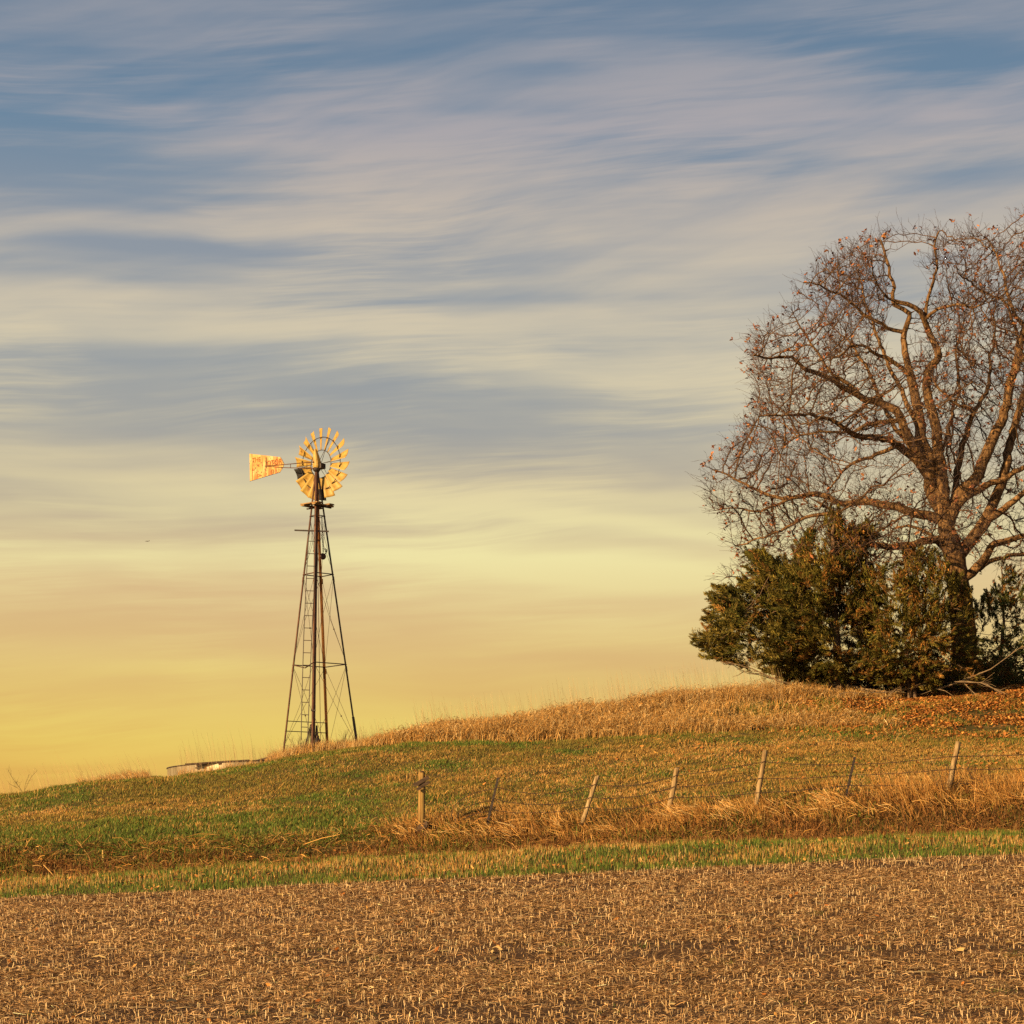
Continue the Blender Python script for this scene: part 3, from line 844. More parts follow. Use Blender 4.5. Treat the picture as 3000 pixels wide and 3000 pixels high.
    for nm, pts, r0, r1, dep in limbs:
        q = [S(*p) for p in pts]
        if pos:
            w0 = [(q[0][0] - CX) / F * OAK_Y, (HY - q[0][1]) / F * OAK_Y]
            A = np.array(pos)
            i0 = int(((A[:, 0] / A[:, 1] * F + CX - q[0][0]) ** 2 + (HY - A[:, 2] / A[:, 1] * F - q[0][1]) ** 2).argmin())
            y0 = pos[i0][1]
        else:
            i0 = -1; y0 = OAK_Y
        L = len(q)
        pts3 = [np.array(P(a, b, y0 + (dep + OAK_Y - y0) * (k / (L - 1)) ** 1.2 + (random.gauss(0, .12) if 0 < k else 0))) for k, (a, b) in enumerate(q)]
        if i0 >= 0: pts3[0] = np.array(pos[i0])
        # smooth resample (Catmull-Rom)
        res = []
        for k in range(L - 1):
            pm, pa, pb, pn = pts3[max(k - 1, 0)], pts3[k], pts3[k + 1], pts3[min(k + 2, L - 1)]
            m = max(1, int(np.linalg.norm(pb - pa) / .22))
            for s in range(m):
                t = s / m
                c = .5 * ((2 * pa) + (-pm + pb) * t + (2 * pm - 5 * pa + 4 * pb - pn) * t * t + (-pm + 3 * pa - 3 * pb + pn) * t ** 3)
                res.append((c, (k + t) / (L - 1)))
        res.append((pts3[-1], 1.0))
        prev = i0; ar = np.zeros(3)
        for k, (c, t) in enumerate(res):
            if k == 0 and i0 >= 0: continue
            rr = (r0 + (r1 - r0) * t ** .85) * .0090
            ar = ar * .78 + rng.normal(0, .034, 3) * min(1, .12 / max(rr, .03)) ** .5
            pos.append(c + ar * min(1.0, 4 * (1 - abs(2 * t - 1)) + .15)); par.append(prev); rad0.append(rr); prev = len(pos) - 1
    n0 = len(pos)
    # crown envelope in the picture plane of the tree, as world metres
    env = [(1322, 925), (1345, 860), (1385, 838), (1415, 780), (1425, 740), (1412, 700), (1412, 650), (1450, 612), (1500, 565), (1512, 535), (1560, 490), (1618, 470),
           (1675, 432), (1760, 436), (1800, 440), (1850, 425), (1905, 410), (1940, 395), (2000, 385), (2100, 400), (2200, 440), (2290, 560), (2330, 760),
           (2330, 960), (2250, 1060), (2050, 1080), (1900, 1075), (1850, 1040), (1700, 1080), (1560, 1150), (1440, 1190), (1380, 1180), (1325, 1125), (1345, 1070), (1375, 1010), (1342, 960)]
    env = [((a - CX) / F * OAK_Y, (HY - b) / F * OAK_Y) for a, b in env]
    ex = np.array([e[0] for e in env]); ez = np.array([e[1] for e in env])
    n = 60000
    x = rng.uniform(ex.min(), ex.max(), n); z = rng.uniform(ez.min(), ez.max(), n)
    ok = inpoly(x, z, env); x, z = x[ok], z[ok]
    # sparse off to the right, outside the frame
    pxx = x / OAK_Y * F + CX
    k = rng.random(len(x)) < np.where(pxx > 1990, .3, 1); x, z = x[k], z[k]
    cx, cz = (1800 - CX) / F * OAK_Y, (HY - 830) / F * OAK_Y
    rr = np.sqrt(((x - cx) / 10.3) ** 2 + ((z - cz) / 8.6) ** 2)
    dmax = 6.5 * np.sqrt(np.clip(1.05 - rr ** 2, .04, 1))
    y = OAK_Y + dmax * rng.uniform(-1, 1, len(x))
    att = np.stack([x * y / OAK_Y, y, z * y / OAK_Y], 1)
    gap = fbm(x * .55 + 3, z * .55 + y * .3, 2)
    att = att[(gap > .42)]
    out = fbm(np.arctan2(z[gap > .42] - cz, x[gap > .42] - cx) * 7 + 9, y[gap > .42] * .35, 2)
    att = att[rr[gap > .42] < .70 + .62 * out]
    rin = np.sqrt(((att[:, 0] / att[:, 1] * OAK_Y - cx) / 10.3) ** 2 + ((att[:, 2] / att[:, 1] * OAK_Y - cz) / 8.6) ** 2 + ((att[:, 1] - OAK_Y) / 7.5) ** 2)
    att = att[rng.random(len(att)) < np.interp(rin, [.3, .75], [.25, 1])]
    att = att[rng.permutation(len(att))[:12500]]
    pos, par = colonize(pos, par, att, D=.25, di=2.1, dk=.35, iters=95, trop=(0, 0, .16), jit=.17)
    n = len(pos)
    rad = pipe_radii(par, .0105, 2.05)
    rad[:n0] = np.array(rad0)
    for i in range(n0, n):
        rad[i] = min(rad[i], .8 * rad[par[i]] if par[i] < n0 else rad[par[i]], .085)
    base = P(1822, 1318, OAK_Y)
    root = empty('oak_tree', (base.x, base.y, H1(base.x, base.y)),
                 'tall old oak almost bare but for rust brown leaf clusters, spreading over the evergreens', 'tree', None)
    V, Q = tube_net(pos[:n0], par[:n0], rad[:n0])
    # flare the foot
    np_mesh('trunk', V, Q, M_bark, parent=root, smooth=True)
    # branches: the colonised part, each chain starts on its parent
    used = np.unique(np.concatenate([np.arange(n0, n), par[n0:]]))
    remap = -np.ones(n, int); remap[used] = np.arange(len(used))
    pp = np.array([(-1 if i < n0 else remap[par[i]]) for i in used])
    rb = rad[used].copy(); rb[used < n0] = np.minimum(rb[used < n0], .04)
    V, Q = tube_net(pos[used], pp, rb)
    np_mesh('branches', V, Q, M_branch, parent=root, smooth=True)
    # twigs
    thin = np.where(rad < .035)[0]; thin = thin[par[thin] >= 0]
    rep = np.concatenate([np.repeat(thin, 2), thin[rng.random(len(thin)) < .1]])
    d = pos[rep] - pos[par[rep]]; d /= np.linalg.norm(d, axis=1)[:, None] + 1e-9
    out = pos[rep] - np.array([cx, OAK_Y, cz - 2]); out /= np.linalg.norm(out, axis=1)[:, None]
    dd = d * .8 + rng.normal(0, .42, d.shape) + out * .6 + np.array([0, 0, .42])
    L = rng.uniform(.22, .70, len(rep)) * np.where(rng.random(len(rep)) < .12, 1.6, 1)
    V1, Q1, m1, e1, d1 = twig_batch(pos[rep], dd, L, np.full(len(rep), .0070))
    j = rng.integers(0, len(rep), int(len(rep) * .6))
    st = np.where(rng.random(len(j))[:, None] < .5, m1[j], e1[j])
    V2, Q2, m2, e2, d2 = twig_batch(st, d1[j] * .9 + rng.normal(0, .5, (len(j), 3)), rng.uniform(.12, .34, len(j)), np.full(len(j), .0056))
    np_mesh('twigs', np.concatenate([V1, V2]), np.concatenate([Q1, Q2 + len(V1)]), M_twig, parent=root)
    # leaves: brown clusters near twig ends
    tips = np.concatenate([e1, e2])
    cl = sstep(.42, .72, fbm(tips[:, 0] * 1.1 + tips[:, 1] * .6, tips[:, 2] * 1.1, 3))
    sel = tips[rng.random(len(tips)) < .015 + .13 * cl]
    k = rng.integers(3, 8, len(sel))
    c = np.repeat(sel, k, 0) + rng.normal(0, .045, (k.sum(), 3))
    Vl, Ql, Cl = leaf_quads(c, .10, [(.36, .14, .06), (.26, .105, .055), (.44, .20, .075), (.20, .085, .055)], .25)
    buds = tips[rng.random(len(tips)) < .6] + rng.normal(0, .012, (1, 3))
    Vb, Qb, Cb = leaf_quads(buds, .030, [(.13, .06, .05), (.10, .05, .045)], .2)
    V, Q, C = merge([(Vl, Ql, Cl), (Vb, Qb, Cb)])
    np_mesh('leaves', V, Q, M_leaf, C, parent=root)
    print('oak nodes', n, 'twigs', len(rep) + len(j), 'leaves', len(c))
oak()

# ------------------------------------------------------------------- cedars
def cedar(name_label, base, trunk_paths, env, Yc, depth, nlump, per, palette, bronze, lump_r=.42, cat='tree', group=None, natt=900, lowdead=(), bark=M_cedarbark, dens_noise=.38):
    bx, by = base
    X0 = (bx - CX) / F * Yc
    root = empty('cedar_tree', (X0, Yc, H1(X0, Yc)), name_label, cat, group)
    W = [((a - CX) / F * Yc, (HY - b) / F * Yc) for a, b in env]
    ex = np.array([e[0] for e in W]); ez = np.array([e[1] for e in W])
    pos, par, r0 = [], [], []
    for pts, ra, rb, dep in trunk_paths:
        prev = -1
        L = len(pts)
        p3 = [np.array(P(a, b, Yc + dep * k / (L - 1))) for k, (a, b) in enumerate(pts)]
        for k in range(L - 1):
            m = max(1, int(np.linalg.norm(p3[k + 1] - p3[k]) / .22))
            for s in range(m):
                t = s / m
                pos.append(p3[k] * (1 - t) + p3[k + 1] * t + rng.normal(0, .015, 3)); par.append(prev)
                r0.append(ra + (rb - ra) * (k + t) / (L - 1)); prev = len(pos) - 1
    n0 = len(pos)
    def sample(n, inner=0.0):
        x = rng.uniform(ex.min(), ex.max(), n * 4); z = rng.uniform(ez.min(), ez.max(), n * 4)
        ok = inpoly(x, z, W); x, z = x[ok][:n], z[ok][:n]
        # depth grows with the distance from the outline
        seg = np.full(len(x), 1e9)
        for i in range(len(W)):
            a = np.array(W[i]); b = np.array(W[(i + 1) % len(W)]); ab = b - a
            t = np.clip(((x - a[0]) * ab[0] + (z - a[1]) * ab[1]) / (ab @ ab + 1e-9), 0, 1)
            seg = np.minimum(seg, np.hypot(x - a[0] - t * ab[0], z - a[1] - t * ab[1]))
        D = depth * np.sqrt(np.clip(seg / 1.6, .02, 1))
        u = rng.uniform(-1, 1, len(x)); u = np.sign(u) * np.abs(u) ** .6
        y = Yc + D * u
        return np.stack([x * y / Yc, y, z * y / Yc], 1)
    att = sample(natt)
    g = fbm(att[:, 0] * 1.1 + 2, att[:, 2] * 1.1 + att[:, 1] * .5, 2)
    pos, par = colonize(pos, par, att, D=.2, di=2.6, dk=.35, iters=60, trop=(0, 0, .0), jit=.15)
    n = len(pos)
    rad = pipe_radii(par, .007, 2.2); rad[:n0] = r0
    for i in range(n0, n): rad[i] = min(rad[i], .75 * rad[par[i]] if par[i] < n0 else rad[par[i]], .06)
    V, Q = tube_net(pos[:n0], par[:n0], rad[:n0]); np_mesh('trunk', V, Q, bark, parent=root, smooth=True)
    used = np.unique(np.concatenate([np.arange(n0, n), par[n0:]]))
    remap = -np.ones(n, int); remap[used] = np.arange(len(used))
    pp = np.array([(-1 if i < n0 else remap[par[i]]) for i in used])
    rb = rad[used].copy(); rb[used < n0] = np.minimum(rb[used < n0], .03)
    V, Q = tube_net(pos[used], pp, rb); np_mesh('branches', V, Q, bark, parent=root, smooth=True)
    # foliage lumps sit on the thin branch nodes
    cand = pos[n0:]
    cand = cand[inpoly(cand[:, 0] * Yc / cand[:, 1], cand[:, 2] * Yc / cand[:, 1], W)]
    g = fbm(cand[:, 0] * .9 + 8, cand[:, 2] * 1.3 + cand[:, 1] * .7, 2)
    cand = cand[g > dens_noise]
    lumps = cand[rng.permutation(len(cand))[:nlump // 3]]
    ex_l = sample(nlump * 2)
    g = fbm(ex_l[:, 0] * .9 + 8, ex_l[:, 2] * 1.3 + ex_l[:, 1] * .7, 2)
    lumps = np.concatenate([lumps, ex_l[g > dens_noise][:nlump]])
    ctr = np.array([X0, Yc, lumps[:, 2].mean() - .5])
    k = np.maximum(16, rng.normal(per, per * .3, len(lumps)).astype(int))
    tot = k.sum()
    li = np.repeat(np.arange(len(lumps)), k)
    lr = lump_r * rng.uniform(.4, 1.2, len(lumps))
    od = lumps - ctr; od /= np.linalg.norm(od, axis=1)[:, None]
    axd = od * .8 + rng.normal(0, .45, od.shape) + np.array([0, 0, .22]); axd /= np.linalg.norm(axd, axis=1)[:, None]
    t = rng.random(tot) ** .8
    radial = rng.normal(0, 1, (tot, 3)); radial /= np.linalg.norm(radial, axis=1)[:, None]
    off = axd[li] * ((t - .6) * lr[li] * 1.7)[:, None] + radial * ((1.12 - t) * lr[li] * .62 * rng.random(tot) ** .5)[:, None] * np.array([1, 1, .75])
    c = lumps[li] + off
    d = axd[li] * 1.0 + radial * .55 + rng.normal(0, .3, (tot, 3)) + np.array([0, 0, .15])
    d /= np.linalg.norm(d, axis=1)[:, None]
    s = np.cross(d, rng.normal(0, 1, (tot, 3))); s /= np.linalg.norm(s, axis=1)[:, None] + 1e-6
    L = rng.uniform(.06, .15, tot)
    V, Q = ribbons(c - d * L[:, None] * .5, c, c + d * L[:, None] * .5, L * .12, L * .21, L * .04, s)
    pal = np.array(palette); bz = np.array([(.26, .12, .028), (.21, .10, .024), (.32, .155, .036)])
    bro = bronze(lumps) if callable(bronze) else np.full(len(lumps), bronze)
    isb = rng.random(len(lumps)) < bro
    lc = np.where(isb[:, None], bz[rng.integers(0, 3, len(lumps))], pal[rng.integers(0, len(pal), len(lumps))])
    lc *= np.exp(rng.normal(0, .2, len(lumps)))[:, None]
    lf = rng.random(tot) < .3
    base_c = lc[li].copy(); base_c[lf] = pal[rng.integers(0, len(pal), lf.sum())]
    cc = base_c * np.exp(rng.normal(0, .3, tot))[:, None]
    np_mesh('foliage', V, Q, M_leaf, np.repeat(cc * K, 6, 0), parent=root)
    for pts, r in lowdead:
        m = MB()
        q = [P(a, b, Yc + dy) for a, b, dy in pts]
        m.tube(q, [r * (1 - .75 * i / (len(q) - 1)) for i in range(len(q))], 5)
        for i in range(1, len(q)):
            for _ in range(3):
                t = random.random(); s = q[i - 1].lerp(q[i], t)
                dirv = (q[i] - q[i - 1]).normalized() + Vector((random.gauss(0, .5), random.gauss(0, .5), random.gauss(-.1, .4)))
                e = s + dirv.normalized() * random.uniform(.25, .8)
                md = s.lerp(e, .5) + Vector((0, 0, random.uniform(-.06, .06)))
                m.tube([s, md, e], [r * .4, r * .3, .004], 4)
        m.build('dead_branch', M_dead if r < .05 else M_cedarbark, root)
    return root

DG = [(.115, .10, .016), (.155, .125, .022), (.20, .15, .03), (.07, .072, .012)]
cedar('large dark green cedar with wide skirt of foliage in front of the oak', (1582, 1318),
      [([(1582, 1345), (1584, 1290), (1578, 1200), (1570, 1100), (1572, 1010), (1578, 960)], .20, .03, 0),
       ([(1580, 1230), (1560, 1150), (1500, 1090), (1440, 1050)], .08, .02, -.6)],
      [(1306, 1203), (1322, 1180), (1345, 1150), (1338, 1122), (1352, 1106), (1392, 1112), (1412, 1085), (1408, 1045), (1428, 1030), (1452, 1048), (1470, 1062), (1500, 1040), (1520, 1010),
       (1545, 1000), (1556, 962), (1575, 950), (1590, 975), (1600, 1000), (1640, 985), (1655, 1010), (1640, 1060), (1660, 1090), (1655, 1160), (1660, 1230), (1640, 1275),
       (1560, 1285), (1500, 1282), (1440, 1268), (1390, 1255), (1330, 1238), (1312, 1240), (1320, 1222)],
      73.0, 2.6, 1500, 120, DG, lambda l: .10 + .42 * sstep(9.3, 12.5, l[:, 0]),
      lowdead=[([(1578, 1292, 0), (1530, 1300, -.3), (1470, 1285, -.8), (1420, 1262, -1), (1370, 1248, -1.1)], .045),
               ([(1578, 1296, 0), (1540, 1306, -.7), (1500, 1305, -1.2), (1455, 1290, -1.5)], .03),
               ([(1575, 1284, 0), (1520, 1282, .4), (1450, 1278, .7), (1390, 1262, .8)], .04),
               ([(1588, 1290, 0), (1630, 1300, -.5), (1680, 1306, -.8), (1730, 1296, -1)], .04)])
cedar('thin twin-trunked cedar with bronze foliage, sky showing through, against the oak trunk', (1722, 1335),
      [([(1718, 1352), (1716, 1300), (1712, 1240), (1705, 1180), (1722, 1130), (1735, 1080)], .09, .02, 0),
       ([(1729, 1350), (1726, 1300), (1735, 1240), (1750, 1180), (1770, 1110)], .10, .02, .4),
       ([(1707, 1290), (1680, 1230), (1665, 1190), (1650, 1150)], .06, .02, -.5)],
      [(1600, 1130), (1630, 1060), (1680, 1045), (1700, 1035), (1740, 1030), (1800, 1045), (1828, 1100), (1838, 1180), (1850, 1240), (1850, 1295), (1760, 1300),
       (1660, 1290), (1600, 1280), (1590, 1210)],
      72.2, 2.2, 960, 85, DG, .36, lump_r=.34, natt=600, dens_noise=.36,
      lowdead=[([(1726, 1296, 0), (1770, 1300, -.3), (1815, 1285, -.6), (1870, 1262, -.8), (1930, 1218, -1)], .035),
               ([(1800, 1286, -.6), (1850, 1288, -.8), (1900, 1310, -1), (1925, 1325, -1.1)], .02),
               ([(1810, 1284, -.6), (1860, 1290, -.8), (1895, 1312, -.9), (1932, 1312, -1)], .02),
               ([(1712, 1300, 0), (1670, 1306, -.5), (1630, 1308, -.8), (1590, 1306, -1)], .025),
               ([(1820, 1290, -.7), (1840, 1310, -.9), (1862, 1335, -1.1)], .016),
               ([(1712, 1290, 0), (1690, 1300, -.6), (1660, 1330, -.9)], .02)])
cedar('sparse cedar right of the oak trunk, sky showing between its sprays', (1890, 1300),
      [([(1890, 1330), (1888, 1250), (1894, 1160), (1890, 1060)], .10, .02, 0)],
      [(1800, 1190), (1845, 1130), (1880, 1100), (1895, 1050), (1915, 1080), (1960, 1040), (2010, 1090), (2050, 1200), (2030, 1300), (1920, 1290), (1830, 1310), (1780, 1300), (1790, 1240)],
      74.6, 1.6, 420, 75, [(.06, .085, .03), (.08, .09, .022), (.12, .11, .03)], .4, lump_r=.32, natt=420, dens_noise=.45)

# low thicket behind, on the right
def bramble(px, py, Y, w, h, nst, label):
    b = P(px, py, Y)
    root = empty('bramble_bush', (b.x, b.y, H1(b.x, b.y)), label, 'bush', 'brambles below the oak')
    pos, par = [], []
    for i in range(nst):
        x = b.x + random.uniform(-w, w); y = b.y + random.uniform(-w * .6, w * .6)
        z = H1(x, y) - .03; prev = -1
        d = Vector((random.gauss(0, .35), random.gauss(0, .35), 1)).normalized()
        L = h * random.uniform(.6, 1.15); m = 6
        p = Vector((x, y, z))
        for k in range(m + 1):
            pos.append(np.array(p)); par.append(prev); prev = len(pos) - 1
            p = p + d * L / m
            d = (d + Vector((random.gauss(0, .22), random.gauss(0, .22), -.1))).normalized()
    pos = np.array(pos); par = np.array(par)
    V, Q = tube_net(pos, par, np.full(len(pos), .010))
    Vs, Qs = V, Q
    i = rng.integers(0, len(pos), nst * 22)
    V, Q, m1, e1, _ = twig_batch(pos[i], rng.normal(0, .6, (len(i), 3)) + np.array([0, 0, .25]), rng.uniform(.15, .5, len(i)), np.full(len(i), .006))
    np_mesh('stems', np.concatenate([Vs, V]), np.concatenate([Qs, Q + len(Vs)]), M_twig, parent=root)
    c = np.repeat(np.concatenate([e1, m1]), 3, 0); c = c + rng.normal(0, .07, c.shape)
    V, Q, C = leaf_quads(c, .085, [(.11, .06, .02), (.07, .06, .018), (.16, .08, .025), (.05, .045, .014)], .3)
    np_mesh('foliage', V, Q, M_leaf, C, parent=root)
bramble(1905, 1300, 80, 2.1, 1.75, 70, 'broad dark bramble bush on the rise right of the oak trunk')
bramble(1780, 1315, 79, 1.8, 1.2, 60, 'dark bramble bush between the twin-trunked cedar and the oak trunk')
bramble(1650, 1316, 78, 2.8, 1.25, 110, 'low dark bramble bush between the two cedar trunks')
bramble(2010, 1290, 79, 1.8, 1.8, 50, 'dark bramble bush at the edge of the picture beyond the oak')

# bare weeds
def bare_weed(px, Y, h, nst, label, cat='shrub', spread=.35, r=.006, group=None):
    X = (px - CX) / F * Y; z = H1(X, Y)
    pos, par = [], []
    for i in range(nst):
        p = np.array([X + random.gauss(0, .012), Y + random.gauss(0, .012), z - .02])
        d = np.array([random.gauss(0, spread), random.gauss(0, spread), 1.]); d /= np.linalg.norm(d)
        prev = -1; L = h * random.uniform(.6, 1.1)
        for k in range(7):
            pos.append(p.copy()); par.append(prev); prev = len(pos) - 1
            p = p + d * L / 6; d = d + rng.normal(0, .10, 3); d /= np.linalg.norm(d)
    pos = np.array(pos); par = np.array(par)
    V1, Q1 = tube_net(pos, par, np.full(len(pos), r))
    i = rng.integers(0, len(pos), nst * 9); i = i[pos[i][:, 2] > z + h * .2]
    V2, Q2, m1, e1, _ = twig_batch(pos[i], rng.normal(0, .5, (len(i), 3)) + np.array([0, 0, .8]), rng.uniform(.1, .3, len(i)) * h, np.full(len(i), r * .65))
    root = empty('bare_shrub', (X, Y, z), label, cat, group)
    np_mesh('stems', np.concatenate([V1, V2]), np.concatenate([Q1, Q2 + len(V1)]), M_wire, parent=root)
bare_weed(566, 68.6, .78, 9, 'dark leafless weed between the left tower leg and the ladder foot', spread=.5)
bare_weed(650, 69.8, .85, 9, 'dark leafless weed beside the right tower leg')
bare_weed(1782, 52.9, .85, 8, 'thorny leafless shrub left of the pale leaning post', spread=.4)
bare_weed(1842, 53.1, .75, 7, 'wispy leafless shrub right of the pale leaning post', spread=.3)
bare_weed(45, 68, .9, 5, 'thin leafless weed on the crest at the far left', spread=.5, r=.005)

# ------------------------------------------------------------------ windmill
WY = 69.5
def windmill():
    C0 = P(605, 1419, WY); C0.z = H1(C0.x, C0.y)
    root = empty('windmill', C0, 'old farm windmill with rusty lattice tower and yellowed wheel on the hilltop', 'windmill')
    AP = P(597.5, 868, WY)
    zb = P(605, 1418, WY).z
    A0 = math.radians(6.3)
    dirs = {'L': Vector((-math.cos(A0), math.sin(A0), 0)), 'A': Vector((-math.sin(A0), -math.cos(A0), 0)),
            'R': Vector((math.cos(A0), -math.sin(A0), 0)), 'B': Vector((math.sin(A0), math.cos(A0), 0))}
    cb = Vector((P(605, 1418, WY).x, WY, zb))
    def pt(k, py, inset=0.0):
        """a point on leg k at picture height py"""
        t = (1418 - py) / (1418 - 868.0)
        c = cb.lerp(AP, t)
        return c + dirs[k] * (1.30 * (1 - t) + .015 - inset)
    # legs
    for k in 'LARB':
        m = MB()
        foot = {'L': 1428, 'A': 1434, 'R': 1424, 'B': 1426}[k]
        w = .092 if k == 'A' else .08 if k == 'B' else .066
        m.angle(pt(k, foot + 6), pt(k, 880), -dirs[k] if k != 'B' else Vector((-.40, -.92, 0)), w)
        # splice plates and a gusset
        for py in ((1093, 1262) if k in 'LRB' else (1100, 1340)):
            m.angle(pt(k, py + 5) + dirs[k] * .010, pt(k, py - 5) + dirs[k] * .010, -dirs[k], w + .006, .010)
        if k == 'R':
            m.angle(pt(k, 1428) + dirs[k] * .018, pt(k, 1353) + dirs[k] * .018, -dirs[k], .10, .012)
        m.build('leg', {'L': M_rust, 'A': M_rust, 'R': M_darkrust, 'B': M_sunlitrust}[k], root)  # leg B: sunlight is painted into its rust colour
    m = MB(); q = pt('A', 1345); m.box(q + dirs['A'] * -.02, Vector((.075, 0, 0)), Vector((0, .05, 0)), Vector((0, 0, .022))); m.build('clamp', M_darkrust, root)
    # girts
    order = 'LARB'
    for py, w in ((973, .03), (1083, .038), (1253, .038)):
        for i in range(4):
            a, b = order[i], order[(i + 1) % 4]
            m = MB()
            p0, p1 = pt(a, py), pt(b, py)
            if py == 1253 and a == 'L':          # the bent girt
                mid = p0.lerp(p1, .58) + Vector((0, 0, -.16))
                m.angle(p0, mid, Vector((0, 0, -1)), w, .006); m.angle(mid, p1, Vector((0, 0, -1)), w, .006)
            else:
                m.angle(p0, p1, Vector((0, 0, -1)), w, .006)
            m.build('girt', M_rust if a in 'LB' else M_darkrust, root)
    for py in (1359, 1378):
        m = MB(); m.angle(pt('L', py), pt('B', py), Vector((0, 0, -1)), .03, .006); m.build('girt', M_darkrust, root)
    m = MB(); c = pt('A', 1000) + Vector((0, .12, 0)); m.box(P(588, 1001.5, WY - .2), Vector((.58, 0, -.02)), Vector((0, .03, 0)), Vector((0, 0, .022))); m.build('cross_arm', M_darkrust, root)
    # sway rods
    levels = [973, 1083, 1253, 1412]
    for i in range(4):
        a, b = order[i], order[(i + 1) % 4]
        for y0, y1 in zip(levels[:-1], levels[1:]):
            for s, e in ((a, b), (b, a)):
                m = MB()
                p0, p1 = pt(s, y0 + 2), pt(e, y1 - 2)
                sag = Vector((random.gauss(0, .03), 0, random.uniform(-.06, 0)))
                m.tube([p0, p0.lerp(p1, .5) + sag, p1], .0058, 4)
                if s == a and i in (1, 0):
                    m.box(p0.lerp(p1, .62) + sag * .7, (.022, 0, 0), (0, .022, 0), (0, 0, .022))
                m.build('sway_rod', M_wire, root)
    # ladder on the left face
    def lad(px, py):
        a, l = pt('A', py), pt('L', py)
        xa = a.x / a.y * F + CX; xl = l.x / l.y * F + CX
        t = min(1, max(0, (px - xa) / (xl - xa)))
        q = a.lerp(l, t)
        return P(px, py, q.y - .05)
    lr = empty('ladder', C0, None, None); lr.parent = root; lr.location = (0, 0, 0)
    rails = (((582.5, 1003), (577.5, 1100), (573, 1200), (570, 1300), (568, 1396)), ((595.5, 1003), (593, 1100), (588, 1200), (584, 1300), (580, 1398)))
    for rl in rails:
        m = MB(); m.tube([lad(*p) for p in rl], .016, 5); m.build('rail', M_darkrust, lr)
    ys = list(np.linspace(1021, 1395, 17))[:-1]
    for y in ys:
        m = MB()
        xl = np.interp(y, [p[1] for p in rails[0]], [p[0] for p in rails[0]]); xr = np.interp(y, [p[1] for p in rails[1]], [p[0] for p in rails[1]])
        m.tube([lad(xl - .5, y), lad(xr + .5, y + .5)], .013, 5); m.build('rung', M_darkrust, lr)
    # platform: two planks each way, resting on the legs
    pl = empty('platform', C0, None, None); pl.parent = root; pl.location = (0, 0, 0)
    pc = cb.lerp(AP, (1418 - 955) / 550.0)
    u = Vector((math.cos(math.radians(-40)), math.sin(math.radians(-40)), 0)); v = Vector((-u.y, u.x, 0))
    hl = .42
    for s in (-1, 1):
        m = MB(); m.box(pc + v * s * .26 + Vector((0, 0, .055)), u * hl, v * .10, Vector((0, 0, .022))); m.build('plank', M_board, pl)
        m = MB(); m.box(pc + v * s * .26 + u * .0 + v * s * .13 + Vector((0, 0, .055)), u * hl * .96, v * .022, Vector((0, 0, .018))); m.build('plank', M_board, pl)
        m = MB(); m.box(pc + u * s * .27 + Vector((0, 0, .005)), u * .08, v * hl * 1.05, Vector((0, 0, .022))); m.build('plank', M_board, pl)
    m = MB(); m.box(pc + Vector((0, 0, -.04)), u * .50, v * .025, Vector((0, 0, .022))); m.build('joist', M_darkrust, pl)
    m = MB(); m.box(pc + Vector((0, 0, -.04)) + u * .25, u * .025, v * .40, Vector((0, 0, .018))); m.build('joist', M_darkrust, pl)
    # mast and head
    hub_z = P(597, 876, WY).z
    m = MB(); m.tube([AP + Vector((0, 0, -1.15)), Vector((AP.x, AP.y, hub_z - .05))], .035, 8); m.build('mast_pipe', M_rust, root)
    ax = Vector((.63, .776, 0)).normalized()      # axle, away from the camera
    wd = Vector((ax.y, -ax.x, 0))                 # along the wheel to the right
    head = Vector((AP.x, AP.y, hub_z))
    m = MB()
    # gear case: a low box with a tall pointed hood
    c = head + ax * .02
    sec = [(-.17, .10, .12), (-.06, .15, .15), (.05, .145, .15), (.16, .125, .135), (.30, .10, .11), (.42, .07, .08), (.50, .045, .05), (.53, .02, .02)]
    vs = []; nside = 12
    for h, a, b in sec:
        cc = c + Vector((0, 0, h)) - wd * (.00 + .12 * max(0, h)) - ax * .05 * max(0, h)
        for k in range(nside):
            q = 2 * PI * k / nside
            vs.append(cc + wd * a * .95 * math.copysign(abs(math.cos(q)) ** .7, math.cos(q)) + ax * b * .9 * math.copysign(abs(math.sin(q)) ** .7, math.sin(q)))
    fs = [(i * nside + k, i * nside + (k + 1) % nside, (i + 1) * nside + (k + 1) % nside, (i + 1) * nside + k) for i in range(len(sec) - 1) for k in range(nside)]
    fs += [tuple(range(nside - 1, -1, -1)), tuple((len(sec) - 1) * nside + k for k in range(nside))]
    m.add(vs, fs); hood = m.build('hood', M_blademetal, root)
    bv = MB(); bv.lathe(head + Vector((0, 0, -.20)), (0, 0, 1), [(-.06, .07), (0, .13), (.05, .14), (.09, .10)], 14); bv.build('turntable', M_darkrust, root)
    bv = MB(); bv.box(head + ax * .12 - Vector((0, 0, .06)) + wd * .08, wd * .12, ax * .12, Vector((0, 0, .09))); bv.build('gear_case', M_darkrust, root, bevel=.02)
    # wheel
    wc = P(605.5, 876, WY); wc = head + ax * .30; wc.x = P(605.5, 876, wc.y).x; wc.z = P(605.5, 875.5, wc.y).z
    R = P(0, 807.5, wc.y).z - wc.z
    wheel = empty('wheel', C0, None, None); wheel.parent = root; wheel.location = (0, 0, 0)
    m = MB(); m.lathe(wc - ax * .10, ax, [(-.12, .035), (-.05, .09), (.05, .09), (.10, .05), (.16, .03)], 14); m.build('hub', M_darkrust, wheel, smooth=False)
    up = Vector((0, 0, 1))
    rin, rout = .385 * R, .74 * R
